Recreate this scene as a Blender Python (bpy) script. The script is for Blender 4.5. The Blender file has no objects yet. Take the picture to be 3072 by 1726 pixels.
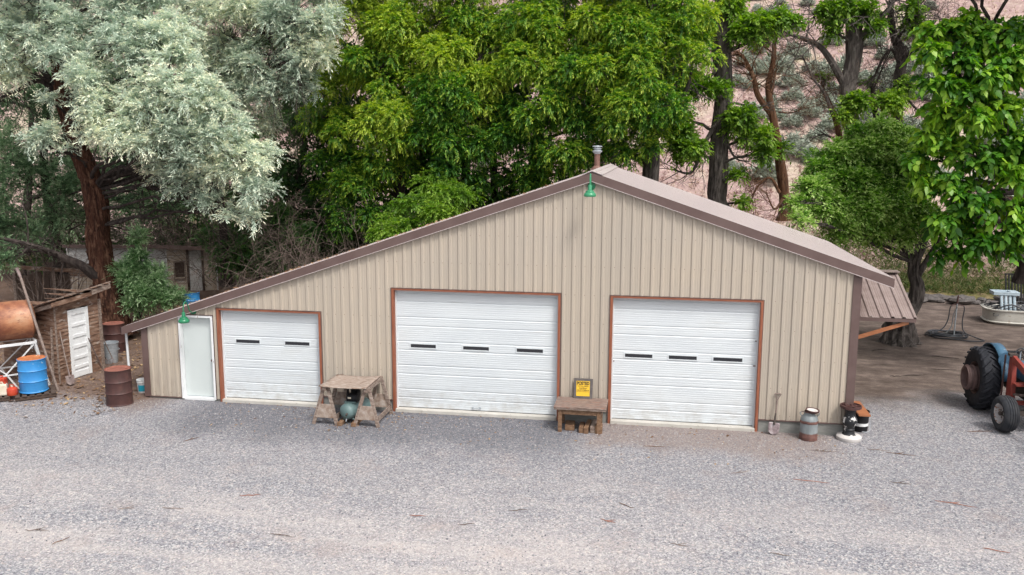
import bpy, math, random
import numpy as np
from mathutils import Vector, Matrix, Euler, noise
random.seed(7); RNG = np.random.default_rng(11)
rad = math.radians
sc = bpy.context.scene; COL = sc.collection
# ---------------------------------------------------------------- camera, sky, sun, exposure
cam = bpy.data.objects.new('camera', bpy.data.cameras.new('camera')); COL.objects.link(cam); sc.camera = cam
def cam_matrix(loc, yaw, pitch, roll):
    cy, sy, cp, sp = math.cos(yaw), math.sin(yaw), math.cos(pitch), math.sin(pitch)
    f = Vector((-sy*cp, cy*cp, sp)); r = Vector((cy, sy, 0)); u = r.cross(f)
    cr, sr = math.cos(roll), math.sin(roll)
    r2 = cr*r+sr*u; u2 = -sr*r+cr*u
    m = Matrix((r2, u2, -f)).transposed().to_4x4(); m.translation = loc
    return m
cam.matrix_world = cam_matrix((0, -20.135, 6.568), 0.164986, -0.162519, 0.004306)
cam.data.sensor_width = 36; cam.data.lens = 2600/3072*36; cam.data.clip_end = 2000; cam.data.clip_start = .1
w = bpy.data.worlds.new('World'); sc.world = w; w.use_nodes = True
nt = w.node_tree; bg = nt.nodes['Background']
SUN_EL, SUN_AZ = rad(55), rad(138)      # azimuth clockwise from +Y
sky = nt.nodes.new('ShaderNodeTexSky'); sky.sky_type = 'NISHITA'; sky.sun_disc = False
sky.sun_elevation = SUN_EL; sky.sun_rotation = SUN_AZ; sky.dust_density = 6; sky.air_density = 1.2; sky.ozone_density = 1
hs = nt.nodes.new('ShaderNodeHueSaturation'); hs.inputs['Saturation'].default_value = .32
nt.links.new(sky.outputs[0], hs.inputs['Color']); nt.links.new(hs.outputs[0], bg.inputs['Color'])
bg.inputs['Strength'].default_value = .15
sl = bpy.data.lights.new('sun', 'SUN'); sl.energy = 1.5; sl.angle = rad(11); sl.color = (1, .96, .9)
so = bpy.data.objects.new('sun', sl); COL.objects.link(so)
sd = Vector((math.sin(SUN_AZ)*math.cos(SUN_EL), math.cos(SUN_AZ)*math.cos(SUN_EL), math.sin(SUN_EL)))
so.rotation_euler = sd.to_track_quat('Z', 'Y').to_euler(); so.location = (0, -30, 40)
sc.view_settings.view_transform = 'Standard'; sc.view_settings.look = 'None'
sc.view_settings.exposure = 0.44; sc.view_settings.gamma = 1
# ---------------------------------------------------------------- materials
class NT:
    def __init__(s, name):
        s.m = bpy.data.materials.new(name); s.m.use_nodes = True; s.t = s.m.node_tree
        s.b = s.t.nodes['Principled BSDF']; s.out = s.t.nodes['Material Output']
        s.tc = s.t.nodes.new('ShaderNodeTexCoord')
    def n(s, typ, **kw):
        nd = s.t.nodes.new(typ)
        for k, v in kw.items(): setattr(nd, k, v)
        return nd
    def l(s, a, b): s.t.links.new(a, b)
    def co(s, scale=(1, 1, 1), rot=(0, 0, 0), kind='Object'):
        mp = s.n('ShaderNodeMapping'); mp.inputs['Scale'].default_value = scale; mp.inputs['Rotation'].default_value = rot
        s.l(s.tc.outputs[kind], mp.inputs[0]); return mp.outputs[0]
    def noise(s, vec, scale, detail=4, rough=.55, dist=0):
        nd = s.n('ShaderNodeTexNoise'); s.l(vec, nd.inputs['Vector'])
        nd.inputs['Scale'].default_value = scale; nd.inputs['Detail'].default_value = detail
        nd.inputs['Roughness'].default_value = rough; nd.inputs['Distortion'].default_value = dist
        return nd.outputs['Fac']
    def voro(s, vec, scale, out='Color'):
        nd = s.n('ShaderNodeTexVoronoi'); s.l(vec, nd.inputs['Vector']); nd.inputs['Scale'].default_value = scale
        return nd.outputs[out]
    def ramp(s, fac, stops, interp='LINEAR'):
        nd = s.n('ShaderNodeValToRGB'); cr = nd.color_ramp; cr.interpolation = interp
        while len(cr.elements) < len(stops): cr.elements.new(.5)
        for e, (p, c) in zip(cr.elements, stops):
            e.position = p; e.color = (c, c, c, 1) if isinstance(c, (int, float)) else (*c, 1)
        s.l(fac, nd.inputs[0]); return nd.outputs[0]
    def mix(s, fac, a, b, mode='MIX'):
        nd = s.n('ShaderNodeMix'); nd.data_type = 'RGBA'; nd.blend_type = mode
        for sock, v in ((nd.inputs[0], fac), (nd.inputs[6], a), (nd.inputs[7], b)):
            if isinstance(v, (int, float)): sock.default_value = v if sock.type == 'VALUE' else (v, v, v, 1)
            elif isinstance(v, tuple): sock.default_value = (*v, 1)
            else: s.l(v, sock)
        return nd.outputs[2]
    def math(s, op, a, b=0., clamp=False):
        nd = s.n('ShaderNodeMath', operation=op); nd.use_clamp = clamp
        for i, v in enumerate((a, b)):
            if isinstance(v, (int, float)): nd.inputs[i].default_value = v
            else: s.l(v, nd.inputs[i])
        return nd.outputs[0]
    def step(s, v, lo, hi):
        nd = s.n('ShaderNodeMapRange'); nd.interpolation_type = 'SMOOTHSTEP'
        s.l(v, nd.inputs[0]); nd.inputs[1].default_value = lo; nd.inputs[2].default_value = hi
        return nd.outputs[0]
    def bump(s, h, strength=.3, dist=.01):
        nd = s.n('ShaderNodeBump'); nd.inputs['Strength'].default_value = strength; nd.inputs['Distance'].default_value = dist
        s.l(h, nd.inputs['Height']); s.l(nd.outputs[0], s.b.inputs['Normal']); return nd
    def fin(s, col, rough=.6, metal=0., spec=.5):
        if isinstance(col, tuple): s.b.inputs['Base Color'].default_value = (*col, 1)
        else: s.l(col, s.b.inputs['Base Color'])
        if isinstance(rough, (int, float)): s.b.inputs['Roughness'].default_value = rough
        else: s.l(rough, s.b.inputs['Roughness'])
        s.b.inputs['Metallic'].default_value = metal; s.b.inputs['Specular IOR Level'].default_value = spec
        return s.m
def paint(name, c1, c2, scale=3., stretch=(1, 1, 1), rough=.45, lo=.35, hi=.7, metal=0., bump=0., spec=.5, detail=5):
    n = NT(name); f = n.noise(n.co(stretch), scale, detail, .6)
    col = n.ramp(f, [(lo, c1), (hi, c2)])
    if bump: n.bump(f, bump, .02)
    return n.fin(col, rough, metal, spec)
def worn(name, stops, scale=4., stretch=(1, 1, 1), patch=None, rough=.75, bump=.3, pscale=6., plo=.5, phi=.56, pstretch=None):
    """base colours by noise plus hard-edged patches of another colour"""
    n = NT(name); v = n.co(stretch); f = n.noise(v, scale, 8, .65)
    col = n.ramp(f, stops)
    if patch:
        g = n.noise(n.co(pstretch or stretch), pscale, 6, .62); pm = n.ramp(g, [(plo, 0.), (phi, 1.)])
        col = n.mix(pm, col, patch)
    n.bump(f, bump, .02)
    return n.fin(col, rough)
M = {}
def siding():
    n = NT('tan_siding'); a = n.noise(n.co((6, 6, .35)), 2.2, 5, .6); b = n.noise(n.co(), .6, 4)
    col = n.mix(n.ramp(a, [(.35, 0.), (.7, 1.)]), (.46, .395, .32), (.42, .365, .30))
    col = n.mix(n.ramp(b, [(.4, 0.), (.65, .45)]), col, (.40, .36, .315))
    z = n.n('ShaderNodeSeparateXYZ'); n.l(n.tc.outputs['Object'], z.inputs[0])
    wn = n.n('ShaderNodeTexWhiteNoise'); wn.noise_dimensions = '1D'; n.l(n.math('FLOOR', n.math('DIVIDE', n.math('ADD', z.outputs[0], 50.04), .9144)), wn.inputs['W'])
    col = n.mix(n.math('MULTIPLY', wn.outputs['Value'], .5), col, (.365, .325, .275))
    dirt = n.math('MULTIPLY', n.step(z.outputs[2], 1.0, .15), n.ramp(n.noise(n.co((9, 9, 2)), 1.5, 6), [(.4, 0.), (.7, .55)]))
    col = n.mix(dirt, col, (.28, .235, .19))
    spots = n.ramp(n.noise(n.co((1, 1, .6)), 28, 3, .5), [(.70, 0.), (.76, .5)])
    col = n.mix(spots, col, (.26, .2, .15))
    return n.fin(col, .42)
M['siding'] = siding()
M['brown'] = paint('brown_trim', (.105, .066, .060), (.13, .086, .079), 2.5, rough=.5)
def roofm():
    n = NT('roof_metal'); a = n.noise(n.co((.6, 3, .6)), 2.5, 6, .6)
    col = n.ramp(a, [(.3, (.50, .435, .43)), (.55, (.54, .475, .47)), (.8, (.48, .41, .40))])
    return n.fin(col, .34)
M['roof'] = roofm()
M['awning'] = paint('awning_metal', (.225, .17, .158), (.295, .235, .22), 2., (1, 3, 1), rough=.33, spec=.6)
def whitedoor():
    n = NT('white_steel_door'); a = n.noise(n.co((.5, 1, 1.5)), 1.5, 4, .5)
    col = n.ramp(a, [(.35, (.57, .61, .64)), (.6, (.61, .65, .675)), (.8, (.57, .595, .605))])
    st = n.ramp(n.noise(n.co((.7, 1, 22)), 1.6, 3), [(.62, 0.), (.72, .35)])
    col = n.mix(st, col, (.44, .43, .39)); z = n.n('ShaderNodeSeparateXYZ'); n.l(n.tc.outputs['Object'], z.inputs[0])
    d = n.math('MULTIPLY', n.step(z.outputs[2], .9, .1), n.ramp(n.noise(n.co((2, 1, 3)), 2.2, 7, .65), [(.42, 0.), (.7, .5)])); col = n.mix(d, col, (.34, .31, .27)); return n.fin(col, .38)
M['wdoor'] = whitedoor()
M['white'] = paint('white_paint', (.60, .62, .64), (.66, .68, .69), 6, rough=.4)
M['leafdoor'] = paint('smooth_door_paint', (.53, .58, .575), (.56, .61, .605), 1.2, rough=.35)
M['oldwhite'] = worn('peeling_white_paint', [(.3, (.66, .68, .69)), (.7, (.76, .77, .78))], 5, (1, 1, 1), (.24, .16, .11), .6, .2, 7, .66, .69, (3, 3, 1))
M['redwood'] = worn('red_stained_wood', [(.3, (.16, .048, .024)), (.5, (.26, .082, .04)), (.75, (.35, .14, .08))], 5, (6, 6, .5), rough=.6, bump=.1)
M['redwood_h'] = worn('red_stained_wood_flat', [(.3, (.14, .043, .023)), (.5, (.24, .078, .04)), (.75, (.34, .15, .09))], 5, (.5, 6, 6), rough=.6, bump=.1)
M['orangewood'] = worn('orange_stained_wood', [(.3, (.22, .075, .03)), (.55, (.34, .13, .055)), (.8, (.43, .22, .12))], 6, (1, 6, 6), rough=.6, bump=.1)
M['dark'] = NT('dark_void').fin((.012, .013, .016), .3)
M['glass'] = NT('dark_window_glass').fin((.02, .022, .028), .08, 0, .6)
M['black'] = paint('black_paint', (.008, .008, .010), (.02, .02, .023), 8, rough=.55, spec=.25)
M['rubber'] = paint('black_rubber', (.012, .013, .017), (.030, .032, .04), 9, rough=.75, spec=.25)
M['conc'] = worn('grey_concrete', [(.3, (.17, .175, .165)), (.7, (.27, .27, .255))], 5, (1, 1, 3), rough=.9, bump=.2)
M['conc_light'] = worn('pale_concrete', [(.3, (.40, .385, .35)), (.7, (.52, .50, .465))], 3, (1, 1, 1), (.28, .25, .22), .9, .2, 9, .6, .7)
M['green'] = paint('green_enamel', (.014, .15, .07), (.022, .20, .095), 6, rough=.28)
M['green_l'] = paint('pale_green_enamel', (.035, .22, .105), (.05, .28, .14), 6, rough=.28)
M['galv'] = paint('galvanised_steel', (.30, .33, .36), (.48, .52, .56), 9, (1, 1, 3), rough=.42, metal=.3)
M['pipe_rust'] = worn('rusty_stovepipe', [(.3, (.11, .05, .036)), (.7, (.22, .12, .095))], 7, (1, 1, .5), rough=.7)
M['rust'] = worn('brown_rust', [(.3, (.040, .018, .017)), (.55, (.070, .029, .026)), (.8, (.11, .05, .038))], 5, (1, 1, .6), (.05, .026, .022), .62, .15, 4, .55, .7)
M['rust_top'] = worn('orange_rust_lid', [(.3, (.16, .058, .04)), (.6, (.27, .10, .072)), (.85, (.34, .17, .12))], 7, rough=.8)
def tankm():
    n = NT('rusty_fuel_tank_steel'); v = n.co((1, 1, 1)); a = n.noise(n.co((1, 1, 1.6)), 1.1, 9, .68)
    col = n.ramp(a, [(.28, (.12, .038, .025)), (.43, (.23, .085, .045)), (.54, (.38, .17, .085)), (.66, (.44, .26, .155)), (.8, (.42, .35, .30))])
    p = n.ramp(n.noise(n.co((3, 3, 8)), 3, 6, .6), [(.58, 0.), (.66, .8)]); col = n.mix(p, col, (.16, .06, .04))
    n.bump(a, .1); return n.fin(col, .5)
M['tank'] = tankm()
M['blue'] = worn('blue_drum_paint', [(.3, (.028, .20, .50)), (.7, (.045, .27, .60))], 2.5, (1, 1, 1), (.45, .58, .66), .45, .1, 9, .64, .68, (1, 1, 1.6))
M['bluelid'] = worn('orange_rust_on_blue_lid', [(.3, (.28, .075, .03)), (.6, (.46, .17, .06))], 8, (1, 1, 1), (.50, .52, .48), .8, .1, 3.5, .62, .66)
M['whitesteel'] = worn('white_painted_angle_iron', [(.3, (.55, .56, .57)), (.7, (.72, .73, .74))], 4, (1, 1, 1), (.25, .12, .08), .6, .1, 9, .66, .69)
M['shed'] = worn('bare_brown_shed_boards', [(.3, (.06, .033, .022)), (.46, (.15, .08, .052)), (.6, (.24, .155, .11)), (.8, (.34, .27, .22))], 2.2, (1.3, 1.3, 6), (.36, .32, .29), .85, .35, 2.0, .56, .70, (1.6, 1.6, 4))
M['shed_grey'] = worn('grey_weathered_boards', [(.25, (.32, .29, .265)), (.5, (.54, .53, .52)), (.8, (.72, .73, .74))], 2.2, (2, 2, 14), (.17, .10, .06), .85, .5, 2.2, .60, .66, (2, 2, 6))
M['shed_brown'] = worn('sunworn_shed_front_boards', [(.25, (.26, .18, .12)), (.5, (.46, .37, .29)), (.8, (.64, .59, .54))], 2.2, (2, 2, 14), (.55, .53, .51), .85, .5, 2.2, .56, .62, (2, 2, 6))
M['oldwood'] = worn('old_grey_wood', [(.28, (.075, .052, .042)), (.45, (.18, .13, .105)), (.62, (.30, .245, .21)), (.8, (.40, .365, .34))], 3.5, (2, 2, 7), (.12, .065, .04), .85, .4, 3, .6, .72)
M['oldwood_h'] = worn('old_grey_plywood', [(.28, (.15, .11, .088)), (.48, (.28, .215, .175)), (.75, (.46, .415, .38))], 2.2, (3, 9, 3), (.16, .085, .05), .85, .3, 2.2, .56, .70, (2, 2, 2))
M['benchtop'] = worn('flaking_bench_top', [(.28, (.09, .062, .052)), (.5, (.19, .135, .112)), (.75, (.34, .265, .225))], 5, (1.5, 6, 3), (.22, .10, .065), .8, .3, 3.5, .56, .64)
M['benchwood'] = worn('honey_brown_bench_wood', [(.28, (.07, .036, .02)), (.5, (.18, .10, .055)), (.75, (.29, .19, .12))], 4, (2, 2, 5), rough=.75)
M['darkwood'] = worn('dark_wood', [(.3, (.035, .024, .019)), (.7, (.10, .066, .05))], 4, (3, 3, 9), rough=.9)
M['handle'] = worn('grey_tool_handle', [(.3, (.13, .095, .08)), (.7, (.26, .205, .18))], 6, (2, 2, 2), rough=.8, bump=.1)
M['toolsteel'] = worn('rusty_tool_steel', [(.3, (.10, .07, .065)), (.6, (.20, .15, .14)), (.85, (.34, .30, .30))], 8, rough=.6, bump=.1)
M['spade'] = worn('worn_spade_steel', [(.3, (.12, .085, .09)), (.5, (.24, .19, .20)), (.72, (.42, .40, .42))], 9, (1, 1, 1), rough=.5, bump=.1)
M['aqua'] = worn('aqua_tank_paint', [(.3, (.085, .14, .14)), (.7, (.14, .21, .21))], 3, (1, 1, 1), (.10, .07, .05), .5, .1, 10, .66, .70)
M['yellow'] = NT('yellow_sign').fin((.72, .45, .03), .5)
M['ink'] = NT('sign_ink').fin((.03, .02, .01), .6)
M['board'] = paint('grey_sign_board', (.085, .075, .075), (.13, .115, .11), 9, rough=.8)
def milk():
    n = NT('milk_can_bands'); z = n.n('ShaderNodeSeparateXYZ'); n.l(n.tc.outputs['Object'], z.inputs[0])
    zz = n.math('ADD', z.outputs[2], n.math('MULTIPLY', n.noise(n.co(), 9, 4), .05))
    zz = n.math('DIVIDE', zz, .72)
    rustc = n.ramp(n.noise(n.co(), 8, 6), [(.3, (.07, .03, .026)), (.7, (.17, .08, .065))])
    grey = n.ramp(n.noise(n.co((1, 1, .3)), 9, 6), [(.3, (.13, .15, .16)), (.7, (.24, .265, .275))])
    m = n.ramp(zz, [(.0, 0.), (.25, 0.), (.29, 1.), (.56, 1.), (.585, 0.), (.655, 0.), (.67, 1.), (.9, 1.), (.93, 0.)])
    col = n.mix(m, rustc, grey); n.bump(n.noise(n.co(), 12, 5), .15); return n.fin(col, .55)
M['milk'] = milk()
M['pedestal'] = worn('black_paint_flaking_to_white', [(.3, (.006, .007, .010)), (.7, (.014, .015, .019))], 5, (1, 1, 1), (.58, .57, .56), .55, .2, 6.5, .565, .575)
M['pedbase'] = worn('flaking_white_base', [(.3, (.46, .43, .41)), (.7, (.60, .58, .565))], 5, (1, 1, 1), (.40, .30, .25), .7, .2, 8, .64, .68)
M['tirewall'] = paint('dusty_tyre', (.025, .028, .034), (.06, .06, .064), 5, rough=.8, spec=.25)
M['rimrust'] = worn('dull_red_brown_rim', [(.3, (.09, .052, .048)), (.7, (.17, .11, .10))], 6, rough=.7)
M['rimwhite'] = worn('chipped_white_rim', [(.3, (.38, .36, .36)), (.7, (.55, .53, .53))], 6, (1, 1, 1), (.26, .13, .08), .6, .2, 11, .55, .6)
M['red'] = worn('faded_red_paint', [(.3, (.21, .033, .024)), (.7, (.30, .06, .045))], 3, (1, 1, 1), (.16, .07, .05), .5, .1, 9, .62, .66)
M['tblue'] = worn('faded_blue_paint', [(.3, (.03, .085, .15)), (.7, (.055, .135, .21))], 3, (1, 1, 1), (.20, .22, .25), .5, .1, 9, .62, .66)
M['chrome'] = NT('bright_chrome').fin((.7, .7, .72), .18, 1)
M['grease'] = worn('greasy_iron', [(.3, (.035, .028, .025)), (.7, (.09, .07, .06))], 8, rough=.6)
M['fibre'] = worn('stained_white_fibreglass', [(.3, (.40, .38, .34)), (.7, (.54, .53, .49))], 2, (1, 1, 1), (.28, .22, .17), .4, .05, 4, .56, .7)
M['plast'] = paint('white_plastic', (.34, .42, .48), (.42, .50, .56), 3, rough=.35)
M['hose'] = paint('dull_black_hose', (.018, .02, .026), (.05, .055, .065), 12, rough=.5)
M['hose_grey'] = paint('grey_hose', (.12, .13, .14), (.2, .21, .22), 12, rough=.5)
M['teal'] = NT('teal_label').fin((.02, .30, .42), .4)
M['redplast'] = paint('red_plastic_can', (.42, .04, .02), (.5, .07, .03), 5, rough=.4)
M['creamplast'] = worn('grubby_cream_plastic', [(.3, (.50, .42, .30)), (.7, (.66, .62, .54))], 4, rough=.5)
def bark(name, c1, c2, c3, sc_=3., zs=.22, b=.8, bd=.05):
    n = NT(name); v = n.co((1, 1, zs)); f = n.noise(v, sc_*2.2, 8, .65, .8); g = n.noise(n.co((1, 1, .5)), 1.5, 3)
    col = n.ramp(f, [(.36, c1), (.5, c2), (.66, c3)]); col = n.mix(n.ramp(g, [(.35, 0.), (.7, .5)]), col, c2)
    n.bump(f, b, bd); return n.fin(col, .9, 0, .2)
M['bark_olive'] = bark('shaggy_red_brown_bark', (.018, .009, .007), (.085, .036, .023), (.24, .135, .09), 5., .16, 1., .16)
M['bark_grey'] = bark('furrowed_grey_bark', (.022, .02, .019), (.085, .072, .066), (.18, .16, .145), 4)
M['bark_rust'] = bark('orange_brown_bark', (.04, .022, .015), (.14, .068, .038), (.22, .14, .09), 3)
M['bark_dark'] = bark('dark_branch_bark', (.016, .013, .012), (.045, .035, .032), (.10, .085, .075), 3)
M['twig'] = bark('dry_grey_brown_twig', (.065, .048, .042), (.145, .11, .095), (.26, .21, .185), 4)
def leafm(name, c_dark, c_mid, c_light, trans=.35, rough=.5, stops=(.0, .5, 1.), under=None):
    n = NT(name); at = n.n('ShaderNodeAttribute'); at.attribute_name = 'tint'
    col = n.ramp(at.outputs['Fac'], [(stops[0], c_dark), (stops[1], c_mid), (stops[2], c_light)])
    if under:
        ge = n.n('ShaderNodeNewGeometry'); col = n.mix(ge.outputs['Backfacing'], col, under)
    n.fin(col, rough, 0, .35)
    tr = n.n('ShaderNodeBsdfTranslucent'); mx = n.n('ShaderNodeMixShader'); mx.inputs[0].default_value = trans
    sat = n.n('ShaderNodeHueSaturation'); sat.inputs['Saturation'].default_value = 1.15; sat.inputs['Value'].default_value = 1.5
    n.l(col, sat.inputs['Color']); n.l(sat.outputs[0], tr.inputs['Color'])
    n.l(n.b.outputs[0], mx.inputs[1]); n.l(tr.outputs[0], mx.inputs[2]); n.l(mx.outputs[0], n.out.inputs['Surface'])
    return n.m
M['lf_olive'] = leafm('silver_olive_leaf', (.27, .36, .28), (.57, .67, .56), (.86, .86, .64), .2)
M['lf_olive_dull'] = leafm('shaded_olive_leaf', (.05, .105, .05), (.13, .23, .11), (.34, .46, .27), .3)  # shaded copy of the silver leaf, shade painted into the greens
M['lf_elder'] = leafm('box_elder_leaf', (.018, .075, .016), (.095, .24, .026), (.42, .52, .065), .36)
M['lf_sapling'] = leafm('bright_sapling_leaf', (.07, .16, .06), (.19, .34, .14), (.46, .60, .36), .3)
M['lf_dark'] = leafm('shaded_undergrowth_leaf', (.02, .06, .018), (.045, .11, .03), (.09, .17, .035), .35)  # shade under the trees is painted into these darker greens
M['lf_cotton'] = leafm('cottonwood_leaf', (.05, .12, .014), (.13, .26, .03), (.30, .44, .07), .4)
M['lf_plum'] = leafm('plum_leaf', (.06, .16, .02), (.19, .36, .05), (.48, .62, .22), .4, .36)
M['lf_catalpa'] = leafm('catalpa_leaf', (.03, .11, .012), (.11, .28, .025), (.30, .48, .05), .36, .42)
M['lf_sage'] = leafm('sagebrush_leaf', (.16, .185, .15), (.36, .41, .34), (.56, .60, .50), .2, .8)
M['lf_grass'] = leafm('rank_grass_blade', (.03, .06, .014), (.075, .115, .028), (.24, .20, .10), .3, .7)
M['lf_straw'] = leafm('dry_hill_grass_blade', (.24, .14, .13), (.42, .30, .26), (.62, .54, .36), .2, .9)
M['litter'] = leafm('dry_litter', (.10, .05, .028), (.22, .13, .075), (.42, .30, .17), .1, .9)
# ---------------------------------------------------------------- mesh builder
class MB:
    def __init__(s): s.V = []; s.F = []; s.MI = []; s.S = []
    def add(s, vs, fs, mi=0, smooth=False):
        o = len(s.V); s.V.extend([tuple(v) for v in vs])
        for f in fs: s.F.append([i+o for i in f]); s.MI.append(mi); s.S.append(smooth)
        return s
    def box(s, c, d, rot=None, mi=0, taper=1.):
        x, y, z = d[0]/2, d[1]/2, d[2]/2
        vs = [Vector(v) for v in ((-x,-y,-z),(x,-y,-z),(x,y,-z),(-x,y,-z),(-x*taper,-y*taper,z),(x*taper,-y*taper,z),(x*taper,y*taper,z),(-x*taper,y*taper,z))]
        if rot is not None:
            if not isinstance(rot, Matrix): rot = Euler(rot).to_matrix()
            vs = [rot @ v for v in vs]
        c = Vector(c)
        return s.add([v+c for v in vs], [(0,3,2,1),(4,5,6,7),(0,1,5,4),(1,2,6,5),(2,3,7,6),(3,0,4,7)], mi)
    def bb(s, x0, x1, y0, y1, z0, z1, mi=0): return s.box(((x0+x1)/2, (y0+y1)/2, (z0+z1)/2), (x1-x0, y1-y0, z1-z0), None, mi)
    def beam(s, p0, p1, w, h, up=(0, 0, 1), mi=0):
        p0, p1 = Vector(p0), Vector(p1); d = p1-p0; L = d.length; d.normalize()
        u = Vector(up); r = d.cross(u)
        if r.length < 1e-4: r = d.cross(Vector((1, 0, 0)))
        r.normalize(); u = r.cross(d)
        m = Matrix((d, r, u)).transposed()
        return s.box((p0+p1)/2, (L, w, h), m, mi)
    def tube(s, pts, rads, n=8, mi=0, cap=True, smooth=True, rough=0., twist=0., seed=0.):
        pts = [Vector(p) for p in pts]; k = len(pts)
        if isinstance(rads, (int, float)): rads = [rads]*k
        vs = []; prev = None
        for i, p in enumerate(pts):
            t = (pts[min(i+1, k-1)]-pts[max(i-1, 0)]).normalized()
            if prev is None:
                a = Vector((1, 0, 0)) if abs(t.x) < .8 else Vector((0, 1, 0)); prev = (a-t*a.dot(t)).normalized()
            else:
                q = prev-t*prev.dot(t); prev = q.normalized() if q.length > 1e-6 else prev
            b = t.cross(prev)
            for j in range(n):
                a = 2*math.pi*j/n; rr = rads[i]
                if rough:
                    aa = a+twist*i
                    rr *= 1+rough*(.7*noise.noise(Vector((math.cos(aa)*11+seed, math.sin(aa)*11, i*.16)))+noise.noise(Vector((math.cos(aa)*2.4+seed, math.sin(aa)*2.4, i*.12)))+.7*noise.noise(Vector((math.cos(aa)*6+seed, math.sin(aa)*6, i*.2))))
                vs.append(p+rr*(math.cos(a)*prev+math.sin(a)*b))
        fs = [(i*n+j, i*n+(j+1)%n, (i+1)*n+(j+1)%n, (i+1)*n+j) for i in range(k-1) for j in range(n)]
        s.add(vs, fs, mi, smooth)
        if cap and n > 3:
            o = len(s.V)-k*n
            s.F += [[o+j for j in range(n)][::-1], [o+(k-1)*n+j for j in range(n)]]; s.MI += [mi, mi]; s.S += [False, False]
        return s
    def lathe(s, prof, c=(0, 0, 0), n=32, rot=None, mi=0, smooth=True, mis=None):
        vs = []
        for r, z in prof:
            for j in range(n):
                a = 2*math.pi*j/n; v = Vector((max(r, .0005)*math.cos(a), max(r, .0005)*math.sin(a), z))
                if rot is not None: v = rot @ v
                vs.append(v+Vector(c))
        o = len(s.V); s.V.extend([tuple(v) for v in vs])
        for i in range(len(prof)-1):
            for j in range(n):
                s.F.append([o+i*n+j, o+i*n+(j+1)%n, o+(i+1)*n+(j+1)%n, o+(i+1)*n+j]); s.MI.append(mis[i] if mis else mi); s.S.append(smooth)
        return s
    def build(s, name, mats, parent=None, off=(0, 0, 0), bevel=0., sharp=.6):
        me = bpy.data.meshes.new(name); ox, oy, oz = off
        me.from_pydata([(x-ox, y-oy, z-oz) for x, y, z in s.V], [], s.F)
        if not isinstance(mats, (list, tuple)): mats = [mats]
        for m in mats: me.materials.append(M[m] if isinstance(m, str) else m)
        me.polygons.foreach_set('material_index', s.MI); me.polygons.foreach_set('use_smooth', s.S)
        me.update()
        if any(s.S): me.set_sharp_from_angle(angle=sharp)
        o = bpy.data.objects.new(name, me); COL.objects.link(o)
        if parent is not None: o.parent = parent
        if bevel:
            b = o.modifiers.new('bevel', 'BEVEL'); b.width = bevel; b.segments = 2; b.limit_method = 'ANGLE'; b.angle_limit = .7
        return o
def tag(o, label=None, cat=None, group=None, kind=None):
    for k, v in (('label', label), ('category', cat), ('group', group), ('kind', kind)):
        if v: o[k] = v
    return o
def thing(name, label, cat, loc=(0, 0, 0), rz=0., group=None):
    o = bpy.data.objects.new(name, None); COL.objects.link(o); o.empty_display_size = .2
    o.location = loc; o.rotation_euler = (0, 0, rz); return tag(o, label, cat, group)
KIDS = {}
def children(o): return [c for c in COL.objects if c.parent == o]
def dup(o, loc, rz=0., label=None, scale=None):
    def cp(s, par):
        c = s.copy(); COL.objects.link(c); c.parent = par
        for ch in children(s): cp(ch, c)
        return c
    r = cp(o, None); r.location = loc; r.rotation_euler = (0, 0, rz)
    if label: r['label'] = label
    if scale: r.scale = (scale,)*3
    return r
def bez(a, b, c, n=10):
    a, b, c = Vector(a), Vector(b), Vector(c)
    return [(1-t)**2*a+2*t*(1-t)*b+t*t*c for t in [i/(n-1) for i in range(n)]]
def smooth_path(pts, n=6):
    P = [Vector(p) for p in pts]; P = [2*P[0]-P[1]]+P+[2*P[-1]-P[-2]]; out = []
    for i in range(1, len(P)-2):
        for k in range(n):
            t = k/n; out.append(.5*((2*P[i])+(-P[i-1]+P[i+1])*t+(2*P[i-1]-5*P[i]+4*P[i+1]-P[i+2])*t*t+(-P[i-1]+3*P[i]-3*P[i+1]+P[i+2])*t**3))
    out.append(P[-2]); return out
# ---------------------------------------------------------------- ground and hillside
def sm(a, b, x):
    t = np.clip((x-a)/(b-a), 0, 1); return t*t*(3-2*t)
def grid_mesh(name, xs, ys, zf, mat, label=None):
    X, Y_ = np.meshgrid(xs, ys); Z = zf(X, Y_); nx, ny = len(xs), len(ys)
    me = bpy.data.meshes.new(name); me.vertices.add(nx*ny)
    me.vertices.foreach_set('co', np.stack([X, Y_, Z], -1).astype('f').ravel())
    i = (np.arange(ny-1)[:, None]*nx+np.arange(nx-1)[None]).ravel(); q = np.stack([i, i+1, i+1+nx, i+nx], -1).ravel()
    nf = len(i); me.loops.add(nf*4); me.polygons.add(nf)
    me.loops.foreach_set('vertex_index', q.astype('i')); me.polygons.foreach_set('loop_start', (np.arange(nf)*4).astype('i'))
    me.polygons.foreach_set('use_smooth', [True]*nf); me.materials.append(mat); me.update(calc_edges=True); me.validate()
    o = bpy.data.objects.new(name, me); COL.objects.link(o); o['kind'] = 'structure'
    if label: o['label'] = label
    return o
def wav(X, Y_, seed, f, n=14):
    r = np.random.default_rng(seed); z = 0
    for _ in range(n):
        k = r.normal(0, f, 2); z = z+np.sin(X*k[0]+Y_*k[1]+r.uniform(0, 6.28))
    return z/n
def ground_z(X, Y_):
    amp = sm(.5, 3., np.abs(Y_+0.0)+.5*(Y_ > 0)) * .05
    return wav(X, Y_, 3, .8)*amp*sm(-.4, -3., -np.abs(Y_)) - .004
def ground_z(X, Y_):
    return wav(X, Y_, 3, .9)*.035*sm(1.2, 5., np.abs(Y_)) - .003
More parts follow.
